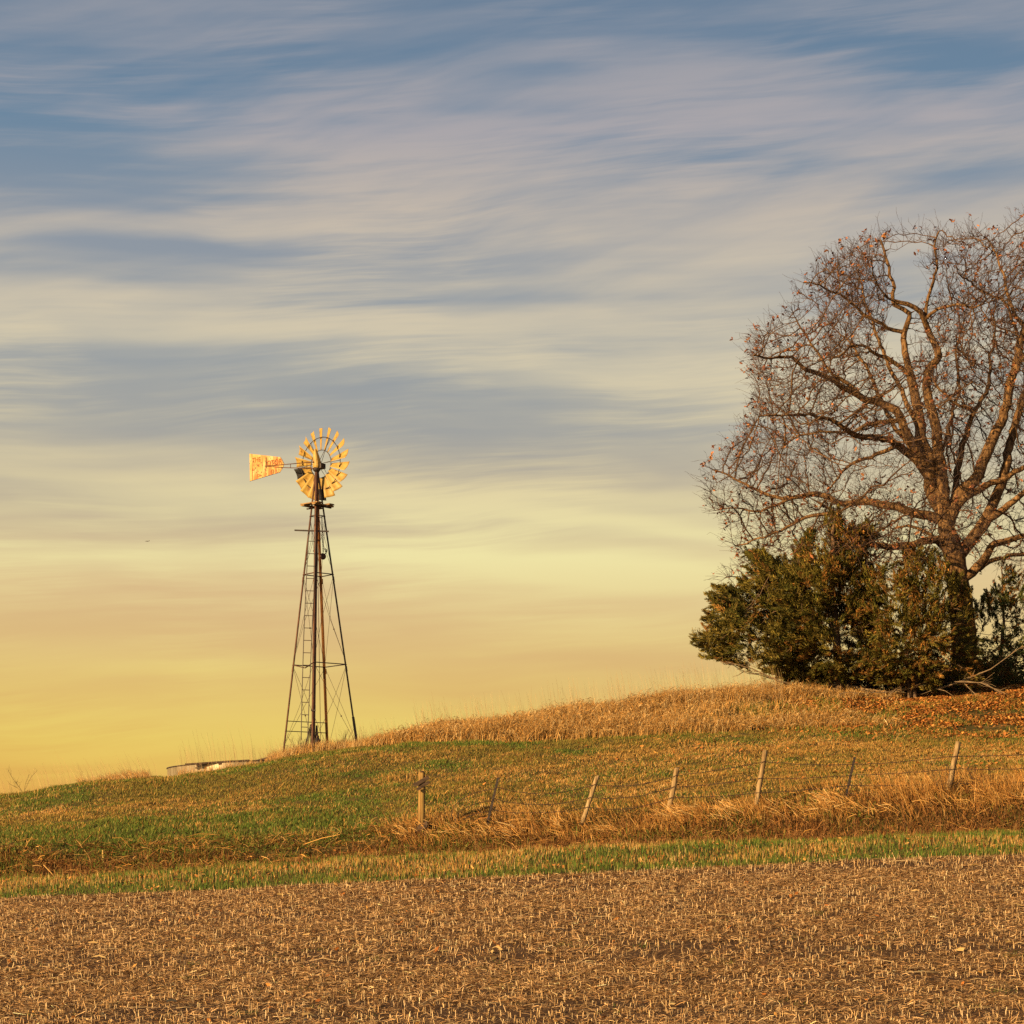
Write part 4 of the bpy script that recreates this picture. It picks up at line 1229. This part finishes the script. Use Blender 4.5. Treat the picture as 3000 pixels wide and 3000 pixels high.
    for rr, rad in ((rin, .012), (rout, .014)):
        m = MB(); m.torus(wc, ax, rr, rad, 72, 6); m.build('rim_ring', M_darkrust, wheel)
    for k in range(6):
        q = 2 * PI * k / 6 + math.radians(3)
        d = wd * math.cos(q) + up * math.sin(q); e = wd * -math.sin(q) + up * math.cos(q)
        for s in (-1, 1):
            m = MB(); m.tube([wc + d * .07 + e * .02 * s - ax * (.14 if s < 0 else -.02), wc + d * rout * .995 + e * .03 * s], .0085, 5); m.build('spoke', M_darkrust, wheel)
    NB = 18
    for k in range(NB):
        q = PI / 2 + 2 * PI * k / NB
        d = wd * math.cos(q) + up * math.sin(q); e = wd * -math.sin(q) + up * math.cos(q)
        m = MB()
        rows, cols = 9, 5
        w0, w1 = .145 * R * 1.0, .345 * R
        bent = k in (5, 9)  # not folded: vane and mast shadows painted on their outer halves
        vs = []
        for i in range(rows):
            t = i / (rows - 1)
            r = rin * .99 + (R - rin * .99) * t
            w = w0 + (w1 - w0) * t
            pit = math.radians(36 - 7 * t)
            ww = w * .9
            cdir = e * math.cos(pit) + ax * math.sin(pit)
            ndir = ax * math.cos(pit) - e * math.sin(pit)
            for j in range(cols):
                s = j / (cols - 1) - .5
                vs.append(wc + d * (r + (.035 * R * (s * 1.2) if t > .95 else 0)) + cdir * ww * s + ndir * (.10 * w * (1 - 4 * s * s)))
        fs = [(i * cols + j, i * cols + j + 1, (i + 1) * cols + j + 1, (i + 1) * cols + j) for i in range(rows - 1) for j in range(cols - 1)]
        m.add(vs, fs)
        o = m.build('blade', M_blademetal, wheel, smooth=True)
        so = o.modifiers.new('sheet', 'SOLIDIFY'); so.thickness = .004
        if bent:  # flat blades whose outer halves carry the painted shadow
            o['label'] = 'blade with a shadow painted on its outer half'
            o.data.materials.append(M_bladeshadow)
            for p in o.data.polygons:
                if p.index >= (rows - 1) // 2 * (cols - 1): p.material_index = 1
        # curved bracket behind the blade on the outer ring
        m = MB(); m.tube([wc + d * rout + e * -.06 + ax * -.03, wc + d * (rout - .01) - ax * .02, wc + d * (rout + .02) + e * .07 + ax * .05], .010, 4)
        m.build('bracket', M_darkrust, wheel)
    # tail: boom and vane, folded beside the wheel
    td = -wd                                      # points left and away
    nrm = -ax
    off = head - ax * .12
    a_n = (P(535.5, 877, WY).x - off.x) / td.x    # distance to the nose of the vane
    a_e = (P(470.5, 880, WY).x - off.x) / td.x
    def tp(px, py, o=0.0):
        a = (P(px, 0, WY).x - off.x) / td.x
        q = off + td * a + nrm * o
        for _ in range(3):
            x = (px - CX) / F * q.y
            a = (x - off.x - nrm.x * o) / td.x
            q = off + td * a + nrm * o
        q.z = (HY - py) / F * q.y
        return q
    m = MB()
    out = [(470.5, 856), (529, 862.5), (532, 867), (536, 875), (534.5, 881), (528.5, 891), (471.5, 908)]
    vs = [tp(a, b, -.003) for a, b in out] + [tp(a, b, .003) for a, b in out]
    n = len(out)
    m.add(vs, [tuple(range(n)), tuple(range(2 * n - 1, n - 1, -1))] + [(i, n + i, n + (i + 1) % n, (i + 1) % n) for i in range(n)])
    vane = m.build('vane', M_vane, root)
    m = MB()
    for i in range(1, n - 1): m.tube([tp(*out[i], .004), tp(*out[(i + 1)], .004)], .007, 4)
    m.build('vane_edge', M_darkrust, vane)
    m = MB(); m.box(tp(502, 873, .012), td * .014, nrm * .008, Vector((0, 0, .19))); m.build('vane_stiffener', M_rust, vane)
    def text(body, px, py, size, ang=0.0):
        cu = bpy.data.curves.new('lettering', 'FONT'); cu.body = body; cu.size = size; cu.extrude = .0012; cu.offset = .004
        cu.align_x = 'CENTER'; cu.align_y = 'CENTER'
        cu.materials.append(M_letter)
        tmp = link(bpy.data.objects.new('lettering', cu))
        bpy.context.view_layer.update()
        me = bpy.data.meshes.new_from_object(tmp.evaluated_get(bpy.context.evaluated_depsgraph_get()))
        bpy.data.objects.remove(tmp)
        o = link(bpy.data.objects.new('lettering', me)); o.parent = vane
        q = tp(px, py, .0055)
        X = wd.copy(); Z = nrm.copy(); Yv = Z.cross(X)
        if Yv.z < 0: Yv = -Yv
        Mx = Matrix((X, Yv, Z)).transposed().to_4x4()
        Mx = Mx @ Matrix.Rotation(ang, 4, 'Z')
        Mx.translation = q - Vector(C0)
        o.matrix_local = Mx
    text('THE', 484, 868, .23)
    text('OTOR', 517.5, 873, .26)
    text('A', 477, 886, .14); text('R', 488, 879, .12)
    text('CA', 488.5, 897.5, .15)
    m = MB(); m.torus(tp(514, 890, .006), nrm, .075, .010, 24, 5); m.torus(tp(514, 890, .006), nrm, .035, .008, 18, 5); m.build('ring_emblem', M_letter, vane)
    bo = MB()
    h0 = head - ax * .14
    bo.tube([h0 + Vector((0, 0, .06)), tp(541, 876, .02), tp(502, 879, .02)], [.018, .014, .008], 6)
    bo.tube([h0 + Vector((0, 0, -.16)), tp(541, 882.5, .02), tp(502, 879.5, .02)], [.018, .014, .008], 6)
    boom = bo.build('tail_boom', M_rust, root)
    for px, ya, yb in ((548, 876, 882), (566, 875, 884), (579, 873.5, 886), (587, 872, 886)):
        m = MB(); m.tube([tp(px, ya, .02), tp(px, yb, .02)], .011, 5); m.build('boom_strut', M_rust, boom)
    # pump rod down the middle
    m = MB(); m.tube([cb + Vector((0, 0, .3)), AP + Vector((0, 0, -1.1))], .010, 5); m.build('pump_rod', M_wire, root)
    # hoist on its chain
    top = P(607, 974, WY - .1); bot = P(610, 1050, WY - .1)
    hr = empty('hoist_block', bot, 'rusty pulley block with a hook hanging on a chain inside the tower', 'pulley block')
    m = MB()
    nlk = 34
    for i in range(nlk):
        q = top.lerp(bot + Vector((0, 0, .12)), i / nlk)
        m.torus(q, Vector((1, .3, 0)) if i % 2 else Vector((.3, 1, 0)), .022, .007, 8, 4)
    m.build('chain', M_darkrust, hr)
    m = MB(); m.lathe(bot + Vector((-.02, -.05, 0)), (.25, 1, 0), [(-.03, .07), (0, .11), (.05, .11), (.08, .07)], 16); m.build('block', M_rust, hr)
    m = MB(); m.tube([bot + Vector((.06, 0, .08)), bot + Vector((.11, 0, .16)), bot + Vector((.12, 0, .22)), bot + Vector((.07, 0, .26)), bot + Vector((.03, 0, .24))], .016, 6); m.build('hook', M_darkrust, hr)
    # pump between ladder and near leg
    pb = P(597, 1424, WY + .1); pb.z = H1(pb.x, pb.y)
    pr = empty('water_pump', pb, 'dark iron well pump standing behind the near tower leg', 'pump')
    g = lambda px, py, dy=0: P(px, py, pb.y + dy)
    m = MB(); m.lathe(g(597.5, 1402), (0, 0, 1), [(-.40, .10), (-.28, .10), (-.25, .15), (-.22, .15), (-.2, .09), (-.13, .12), (-.03, .145), (.10, .13), (.19, .08), (.24, .09), (.27, .05), (.6, .03)], 16); m.build('barrel', M_darkrust, pr)
    m = MB(); m.tube([g(589, 1368, -.1), g(590, 1378, -.1), g(591, 1390, -.1), g(590, 1402, -.1), g(586, 1420, -.1)], [.055, .05, .05, .04, .035], 7); m.tube([g(586, 1368, -.1), g(590, 1369, -.1), g(593, 1364, -.1), g(593.5, 1361, -.1)], [.05, .04, .02, .02], 6); m.build('handle', M_rust, pr)
    m = MB(); m.tube([g(591, 1392), g(597, 1392)], .02, 5); m.tube([g(592, 1393), g(593, 1411), g(597, 1411)], .02, 5); m.build('bracket', M_darkrust, pr)
    m = MB(); m.box(g(589, 1424, -.1), Vector((.13, 0, .02)), Vector((0, .12, 0)), Vector((0, 0, .10))); m.build('base_block', M_rust, pr, bevel=.02)
    # loose pipes leaning on the ladder
    for i, (a, b) in enumerate((((586, 1367), (570, 1424)), ((585.5, 1369), (573, 1424)), ((586, 1375), (577, 1424)), ((586.5, 1372), (586, 1426)))):
        m = MB(); p0 = P(*a, WY - .5); p1 = P(*b, WY - .3); p1.z = H1(p1.x, p1.y) - .04
        m.tube([p0, p1], .016, 6)
        tag(m.build('leaning_pipe', M_darkrust), ('thin dark pipe leaning furthest from the pump in the bundle', 'second thin dark pipe of the bundle leaning on the ladder', 'third thin dark pipe of the bundle, close to the pump handle', 'upright thin dark pipe against the pump handle')[i], 'pipe', 'pipes leaning at the tower foot')
windmill()

# ------------------------------------------------------------- tank and pipe
def tank():
    TY = 71.2
    R = 2.9
    e = P(317.5, 1452, TY)
    c = Vector((e.x + R, TY, e.z))
    tilt = Matrix.Rotation(math.radians(-2.6), 3, 'Y')
    root = empty('water_tank', (c.x, c.y, c.z - .55), 'round galvanised stock tank half hidden behind the crest', 'water tank')
    piv = Vector((c.x - R, c.y, c.z))
    def rot(v): return piv + tilt @ (Vector(v) - piv)
    m = MB()
    n = 96
    rings = [(R - .02, .0), (R - .02, -.03), (R, -.035)]
    prof = [(R - .01, 0), (R + .0, 0), (R, -.40), (R, -.9), (R - .01, -.9)]
    vs = []
    for r, h in prof:
        for k in range(n):
            q = 2 * PI * k / n
            vs.append(rot((c.x + r * math.cos(q), c.y + r * math.sin(q), c.z + h)))
    L = len(prof)
    fs = [(i * n + k, i * n + (k + 1) % n, ((i + 1) % L) * n + (k + 1) % n, ((i + 1) % L) * n + k) for i in range(L) for k in range(n)]
    m.add(vs, fs); w = m.build('wall', M_tank, root, smooth=False)
    m = MB()
    vs2 = []
    t = MB(); t.torus((c.x, c.y, c.z + .012), (0, 0, 1), R + .005, .022, 96, 6)
    t.v = [tuple(rot(v)) for v in t.v]; t.build('rim', M_darkrust, root)
    # planks laid over the rim
    for i, (a, b, y, lab) in enumerate((((350, 1442), (470, 1434.5), TY - 2.75, 'dark warped plank lying along the near rim of the stock tank'), ((365, 1441), (440, 1436), TY - 2.2, 'shorter dark plank lying behind the front one on the stock tank'))):
        p0, p1 = P(*a, y), P(*b, y)
        m = MB(); d = (p1 - p0) / 2; m.box((p0 + p1) / 2, d, Vector((0, .10, 0)), Vector((0, 0, .024)))
        for tt in (.2, .55, .8):
            m.box(p0.lerp(p1, tt) - Vector((0, 0, .05)), Vector((.06, 0, 0)), Vector((0, .08, 0)), Vector((0, 0, .04)))
        tag(m.build('plank', M_greyplank), lab, 'plank', 'planks on the stock tank')
    p0, p1 = P(462, 1438.5, 69.6), P(536, 1424, 69.4)
    m = MB(); m.tube([p0, p0.lerp(p1, .35) + Vector((0, 0, -.02)), p0.lerp(p1, .7) + Vector((0, 0, .02)), p1], .035, 7)
    tag(m.build('water_pipe', M_darkrust), 'dark pipe running from the stock tank up to the windmill', 'pipe')
tank()

# ----------------------------------------------------------------- the fence
FY = 53.2
def wood_post(m, top, base, r, n=12):
    top, base = Vector(top), Vector(base)
    rings = 14
    pts, rr = [], []
    ax = (top - base).normalized()
    a = ax.orthogonal().normalized(); b = ax.cross(a)
    vs = []
    ph = random.random() * 6
    for i in range(rings):
        t = i / (rings - 1)
        c = base.lerp(top, t) + a * .008 * math.sin(5 * t + ph) + b * .008 * math.cos(4 * t + ph)
        for k in range(n):
            q = 2 * PI * k / n
            w = r * (1.08 - .14 * t) * (1 + .05 * math.sin(3 * q + ph) + random.gauss(0, .02))
            e = c + (a * math.cos(q) + b * math.sin(q)) * w
            if i == rings - 1: e = e + ax * .03 * math.cos(q + ph)
            vs.append(e)
    fs = [(i * n + k, i * n + (k + 1) % n, (i + 1) * n + (k + 1) % n, (i + 1) * n + k) for i in range(rings - 1) for k in range(n)]
    fs += [tuple(range(n - 1, -1, -1)), tuple((rings - 1) * n + k for k in range(n))]
    m.add(vs, fs)

def fence():
    base = P(1300, 1545, FY); base.z = H1(base.x, base.y)
    root = empty('wire_fence', base, 'sagging barbed wire fence on leaning wooden and metal posts along the ditch bank', 'fence')
    posts = [('t', (940, 1467), (919, 1556), .03), ('w', (1127.5, 1464), (1094, 1566), .060), ('w', (1277.5, 1449), (1261, 1534), .068), ('w', (1444, 1417), (1425.5, 1529), .070),
             ('t', (1613, 1428), (1596, 1503), .02), ('w', (1808.5, 1401), (1788, 1498), .075), ('w', (2005, 1404), (1992, 1490), .07)]
    labs = ['rusty metal post', 'pale wooden post leaning far over', 'slim pale wooden post', 'tall wooden post', 'rusty metal post', 'sun-bleached wooden post worn thin at its foot', None]
    ax = []
    for (kind, t, b, r), lab in zip(posts, labs):
        T, B = P(*t, FY), P(*b, FY)
        d = (B - T).normalized()
        m = MB()
        if kind == 'w':
            wood_post(m, T, B + d * .12, r)
            o = m.build('post', M_post, root, smooth=True)
        else:
            n = Vector((0, -1, 0)); s = d.cross(n).normalized()
            Bb = B + d * .15; c = (T + Bb) / 2; hd = (Bb - T) / 2
            m.box(c, hd, s * .030, n * .003)
            m.box(c + n * -.018, hd, s * .004, n * .015)
            for k in range(16):
                m.box(T.lerp(Bb, (k + .5) / 16) + n * .006, d * .012, s * .006, n * .004)
            o = m.build('post', M_darkrust, root)
        if lab: o['label'] = lab
        ax.append((T, B, r))
    fr = [[.20, .16, .17, .18, .19, .27, .2], [.45, .40, .42, .46, .46, .52, .5], [.68, .58, .66, .70, .72, .80, .8], [.90, .88, .95, .92, .93, .93, .95]]
    for wi in range(4):
        m = MB()
        prev = None
        pts = []
        if wi < 3:   # loose curled end left of the first metal post
            s0 = ax[0][0].lerp(ax[0][1], fr[wi][0])
            for k in range(8):
                t = k / 7
                pts.append(s0 + Vector((-1.15 * math.sin(t * 1.7) * (1 - .15 * wi), -.1 * t, -.05 - (.75 - .15 * wi) * t ** 1.6)))
            pts.reverse()
        for i, (T, B, r) in enumerate(ax):
            q = T.lerp(B, fr[wi][i]) + Vector((0, -(r + .008), 0))
            if prev is not None:
                sag = [.16, .17, .03, .035, .03, .02][i - 1] * (1 + .3 * math.sin(i * 2 + wi))
                for k in range(1, 12):
                    t = k / 12
                    pts.append(prev.lerp(q, t) + Vector((0, .02 * math.sin(7 * t), -sag * 4 * t * (1 - t) + random.gauss(0, .006))))
            pts.append(q); prev = q
        m.tube(pts, .0078, 4)
        # barbs
        for a, b in zip(pts[:-1], pts[1:]):
            L = (b - a).length
            k = 0.0
            while k < L:
                c = a.lerp(b, k / L); dv = Vector((random.gauss(0, .3), random.gauss(0, .5), 1)).normalized() * .022
                m.tube([c - dv, c + dv], .0055, 3); k += .13
        o = m.build('wire', M_wire, root)
    # the lone post with boards
    b = P(795, 1560, FY - .1); T = P(795.5, 1456.5, FY - .1)
    pr = empty('board_post', b, 'thick upright wooden post with two crooked boards nailed across it', 'post')
    m = MB(); wood_post(m, T, b + Vector((0, 0, -.2)), .089, 16); m.build('post', M_yellowpost, pr, smooth=True)
    y0 = FY - .1 - .125
    for k, (a, c, w, dy, lab) in enumerate((((781, 1482), (809, 1466), .05, 0, 'upper board'), ((787, 1490), (810, 1474.5), .038, -.045, 'lower board'))):
        p0, p1 = P(*a, y0 + dy), P(*c, y0 + dy - .10)
        d = (p1 - p0) / 2; nn = Vector((0, 1, .25)).normalized(); s = d.normalized().cross(nn)
        m = MB(); m.box((p0 + p1) / 2, d, s * w, nn * .018)
        o = m.build('board', M_greyplank, pr, bevel=.004); o['label'] = lab
    m = MB()
    p0, p1 = P(783, 1567, FY - .3), P(806, 1555, FY - .3)
    d = (p1 - p0) / 2; m.box((p0 + p1) / 2, d, Vector((0, .10, .08)), Vector((0, -.012, .016)))
    tag(m.build('loose_plank', M_greyplank, bevel=.004), 'grey plank lying in the grass at the foot of the board post', 'plank')
fence()

# ---------------------------------------------------------- distant aeroplane
def plane():
    c = P(278, 1021, 20000)
    root = empty('airplane', c, 'tiny airplane far off in the yellow sky left of the windmill', 'airplane')
    s = 1.0
    m = MB(); m.tube([c + Vector((-20, 0, 0)), c + Vector((-16, 0, 0)), c + Vector((14, 0, 0)), c + Vector((21, 0, 2))], [.5, 2.6, 2.6, .5], 10); m.build('fuselage', M_darkrust, root)
    m = MB(); m.box(c + Vector((0, 0, -1)), Vector((3, 0, 0)), Vector((1, 17, 0)), Vector((0, 0, .4))); m.build('wing', M_darkrust, root)
    m = MB(); m.box(c + Vector((18, 0, 5)), Vector((2, 0, .6)), Vector((0, .4, 0)), Vector((1.5, 0, 4))); m.build('tail_fin', M_darkrust, root)
plane()

# ----------------------------------------------------------------- sun, sky
SUN_AZ, SUN_EL = math.radians(50), math.radians(17)
to_sun = Vector((-math.sin(SUN_AZ) * math.cos(SUN_EL), -math.cos(SUN_AZ) * math.cos(SUN_EL), math.sin(SUN_EL)))
sl = bpy.data.lights.new('sun', 'SUN'); sl.energy = 5.0; sl.angle = math.radians(.6); sl.color = (1.0, .65, .31)
so = link(bpy.data.objects.new('sun', sl)); so.rotation_euler = to_sun.to_track_quat('Z', 'Y').to_euler(); so.location = (-30, -30, 30)

def srgb(r, g, b):
    f = lambda c: (c / 255 / 12.92) if c / 255 <= .04045 else ((c / 255 + .055) / 1.055) ** 2.4
    return (f(r), f(g), f(b))

def sky():
    w = bpy.data.worlds.new('World'); scn.world = w; w.use_nodes = True
    nt = w.node_tree; nt.nodes.clear()
    L = nt.links.new
    def M(op, a, b=None, c=None, clamp=False):
        n = nt.nodes.new('ShaderNodeMath'); n.operation = op; n.use_clamp = clamp
        for i, v in enumerate((a, b, c)):
            if v is None: continue
            if isinstance(v, (int, float)): n.inputs[i].default_value = v
            else: L(v, n.inputs[i])
        return n.outputs[0]
    tc = nt.nodes.new('ShaderNodeTexCoord')
    sp = nt.nodes.new('ShaderNodeSeparateXYZ'); L(tc.outputs['Generated'], sp.inputs[0])
    x, y, z = sp.outputs
    hyp = M('MAXIMUM', M('SQRT', M('ADD', M('MULTIPLY', x, x), M('MULTIPLY', y, y))), .05)
    u = M('ARCTAN2', x, y)                       # azimuth
    v = M('DIVIDE', z, hyp)                      # slope above the horizon
    # pixel-free coordinates: hundredths of a radian
    U = M('MULTIPLY', u, 38.64); Vv = M('MULTIPLY', v, 38.64)
    def combine(a, b, c=0.0):
        n = nt.nodes.new('ShaderNodeCombineXYZ')
        for i, q in enumerate((a, b, c)):
            if isinstance(q, (int, float)): n.inputs[i].default_value = q
            else: L(q, n.inputs[i])
        return n.outputs[0]
    def noise(vec, scale, detail=6, rough=.55, dist=0.0, color=False):
        n = nt.nodes.new('ShaderNodeTexNoise'); n.inputs['Scale'].default_value = scale; n.inputs['Detail'].default_value = detail
        n.inputs['Roughness'].default_value = rough; n.inputs['Distortion'].default_value = dist
        L(vec, n.inputs['Vector']); return n.outputs[1 if color else 0]
    # slow warp
    wv = noise(combine(M('MULTIPLY', U, .14), M('MULTIPLY', Vv, .26)), 1.0, 2, .45, color=True)
    ws = nt.nodes.new('ShaderNodeSeparateColor'); L(wv, ws.inputs[0])
    Uw = M('ADD', U, M('MULTIPLY', M('SUBTRACT', ws.outputs[0], .5), 2.4))
    Vw = M('ADD', Vv, M('MULTIPLY', M('SUBTRACT', ws.outputs[1], .5), .9))
    def rotst(a, su, sv, off=0.0):
        ca, sa = math.cos(a), math.sin(a)
        p = M('ADD', M('MULTIPLY', Uw, ca), M('MULTIPLY', Vw, sa))
        q = M('SUBTRACT', M('MULTIPLY', Vw, ca), M('MULTIPLY', Uw, sa))
        return combine(M('MULTIPLY', p, su), M('MULTIPLY', q, sv), off)
    n1 = noise(rotst(math.radians(2), .12, .62, 1.3), 1.0, 4, .5, .2)
    n2 = noise(rotst(math.radians(3), .17, 2.1, 4.1), 1.0, 7, .50, .12)
    n3 = noise(rotst(math.radians(4), .30, 6.0, 8.7), 1.0, 6, .55, .1)
    n4 = noise(rotst(math.radians(15), .20, 1.5, 2.7), 1.0, 6, .52, .25)
    hi = nt.nodes.new('ShaderNodeMapRange'); L(v, hi.inputs[0]); hi.inputs[1].default_value = .20; hi.inputs[2].default_value = .34
    patch = nt.nodes.new('ShaderNodeMapRange'); patch.interpolation_type = 'SMOOTHSTEP'
    L(noise(combine(M('MULTIPLY', U, .20), M('MULTIPLY', Vv, .5), 6.0), 1.0, 3, .5), patch.inputs[0])
    patch.inputs[1].default_value = .40; patch.inputs[2].default_value = .62
    m = M('ADD', M('MULTIPLY', M('SUBTRACT', n1, .5), 1.4), .40)
    m = M('ADD', m, M('MULTIPLY', M('SUBTRACT', n2, .5), 1.15))
    m = M('ADD', m, M('MULTIPLY', M('MULTIPLY', M('SUBTRACT', n4, .5), 1.3), hi.outputs[0]))
    m = M('ADD', m, M('MULTIPLY', M('MULTIPLY', M('SUBTRACT', n3, .5), 1.0), patch.outputs[0]))
    # fine fibres: thin crests of a stretched noise, in patches
    rd = noise(rotst(math.radians(5), .13, 2.9, 3.1), 1.0, 6, .60, .2)
    rd = M('SUBTRACT', 1.0, M('MULTIPLY', M('ABSOLUTE', M('SUBTRACT', rd, .5)), 5.5), clamp=True)
    m = M('MULTIPLY_ADD', M('MULTIPLY', M('MULTIPLY', rd, rd), .26), patch.outputs[0], m)
    # the banks and gaps of this evening's sky: (x, y, half-width, half-height, tilt, amount)
    blobs = [(60, 330, 330, 120, 0.10, -.75), (1750, 130, 420, 55, .12, -.70), (330, 170, 300, 60, 0, -.35), (900, 560, 420, 26, -.03, -.60), (330, 470, 330, 24, -.02, -.45),
             (230, 690, 360, 60, .03, -.40), (300, 800, 420, 60, 0, -.42), (780, 780, 260, 90, .1, -.35), (650, 120, 500, 60, -.1, -.30),
             (950, 255, 560, 90, -.06, .35), (560, 408, 620, 30, -.09, .60), (500, 600, 620, 50, -.04, .50), (1150, 690, 560, 60, .10, .35),
             (1500, 420, 460, 80, .05, .25), (420, 930, 560, 26, .04, .40), (1100, 850, 420, 50, .02, -.30), (250, 1010, 300, 40, 0, -.2),
             (1130, 1075, 300, 30, .06, .75), (1180, 985, 320, 16, .12, .5), (1100, 1130, 420, 40, .02, -.22), (650, 1180, 300, 70, .05, -.35), (200, 1190, 340, 60, .05, -.45),
             (1150, 1250, 420, 26, .02, -.35), (880, 1385, 420, 30, -.03, .75), (380, 1275, 260, 20, .03, .4), (260, 1400, 420, 50, 0, .35), (1000, 1310, 420, 26, -.02, -.3)]
    for (bx, by, rx, ry, t, a) in blobs:
        cu, cvv = (bx - CX) / 100.0, (HY - by) / 100.0
        ca, sa = math.cos(-t), math.sin(-t)
        du, dv = M('SUBTRACT', Uw, cu), M('SUBTRACT', Vw, cvv)
        p = M('MULTIPLY', M('ADD', M('MULTIPLY', du, ca), M('MULTIPLY', dv, sa)), 100.0 / rx)
        q = M('MULTIPLY', M('SUBTRACT', M('MULTIPLY', dv, ca), M('MULTIPLY', du, sa)), 100.0 / ry)
        e = M('POWER', 2.718, M('MULTIPLY', M('ADD', M('MULTIPLY', p, p), M('MULTIPLY', q, q)), -1.0))
        m = M('MULTIPLY_ADD', e, a * .95, m)
    sm = nt.nodes.new('ShaderNodeMapRange'); sm.interpolation_type = 'SMOOTHSTEP'; L(m, sm.inputs[0])
    sm.inputs[1].default_value = -.35; sm.inputs[2].default_value = 1.15
    mask = sm.outputs[0]
    # two vertical colour scales over the slope 0 .. 0.6
    vr = M('DIVIDE', v, .6, clamp=True)
    yv = lambda py: (HY - py) / F / .6
    gapc = [(1629, (212, 142, 62)), (1500, (220, 158, 76)), (1400, (220, 172, 88)), (1250, (220, 182, 118)), (1100, (219, 188, 138)), (960, (188, 174, 150)), (820, (162, 162, 158)), (640, (148, 156, 162)), (450, (142, 151, 162)), (250, (108, 135, 159)), (0, (102, 126, 151)), (-300, (62, 92, 132)), (-650, (34, 54, 88))]
    cldc = [(1629, (230, 166, 62)), (1500, (232, 182, 84)), (1400, (234, 203, 102)), (1280, (232, 204, 120)), (1150, (232, 210, 146)), (1050, (240, 228, 166)), (900, (224, 208, 164)), (700, (214, 202, 172)), (500, (204, 192, 172)), (400, (196, 184, 170)), (250, (172, 167, 170)), (0, (144, 150, 162)), (-300, (110, 122, 146)), (-650, (60, 76, 104))]
    def ramp(st):
        st = sorted([(max(0, min(1, yv(py))), srgb(*c)) for py, c in st])
        r = ramp_node(nt, st); L(vr, r.inputs[0]); return r.outputs[0]
    mx = nt.nodes.new('ShaderNodeMix'); mx.data_type = 'RGBA'; L(mask, mx.inputs[0]); L(ramp(gapc), mx.inputs[6]); L(ramp(cldc), mx.inputs[7])
    # physical sky carries the rest of the dome, thin veil of cloud over it
    ns = nt.nodes.new('ShaderNodeTexSky'); ns.sky_type = 'NISHITA'; ns.sun_disc = False
    ns.sun_elevation = SUN_EL; ns.sun_rotation = math.radians(180) + SUN_AZ
    b1 = nt.nodes.new('ShaderNodeBackground'); L(ns.outputs[0], b1.inputs[0]); b1.inputs[1].default_value = .05
    b2 = nt.nodes.new('ShaderNodeBackground'); L(mx.outputs[2], b2.inputs[0]); b2.inputs[1].default_value = .5
    # the veil is thick over the hill and thins behind the viewer
    th = nt.nodes.new('ShaderNodeMapRange'); L(y, th.inputs[0]); th.inputs[1].default_value = -.6; th.inputs[2].default_value = .5
    th.inputs[3].default_value = .35; th.inputs[4].default_value = .98
    ms = nt.nodes.new('ShaderNodeMixShader'); L(th.outputs[0], ms.inputs[0]); L(b1.outputs[0], ms.inputs[1]); L(b2.outputs[0], ms.inputs[2])
    ow = nt.nodes.new('ShaderNodeOutputWorld'); L(ms.outputs[0], ow.inputs[0])
    w.cycles.sampling_method = 'MANUAL'; w.cycles.sample_map_resolution = 512
sky()

# ------------------------------------------------------------------- camera
cam = bpy.data.cameras.new('camera'); cam.sensor_width = 36; cam.lens = 72
cam.shift_y = (HY - CX) / 1932.0
cam.clip_start = .5; cam.clip_end = 60000
co = link(bpy.data.objects.new('camera', cam)); co.rotation_euler = (PI / 2, 0, 0)
scn.camera = co
scn.view_settings.view_transform = 'Standard'; scn.view_settings.look = 'None'
scn.view_settings.exposure = 1.0; scn.view_settings.gamma = 1
scn.render.engine = 'CYCLES'
scn.cycles.use_denoising = False
scn.cycles.max_bounces = 3; scn.cycles.diffuse_bounces = 2
scn.render.filter_size = 1.2
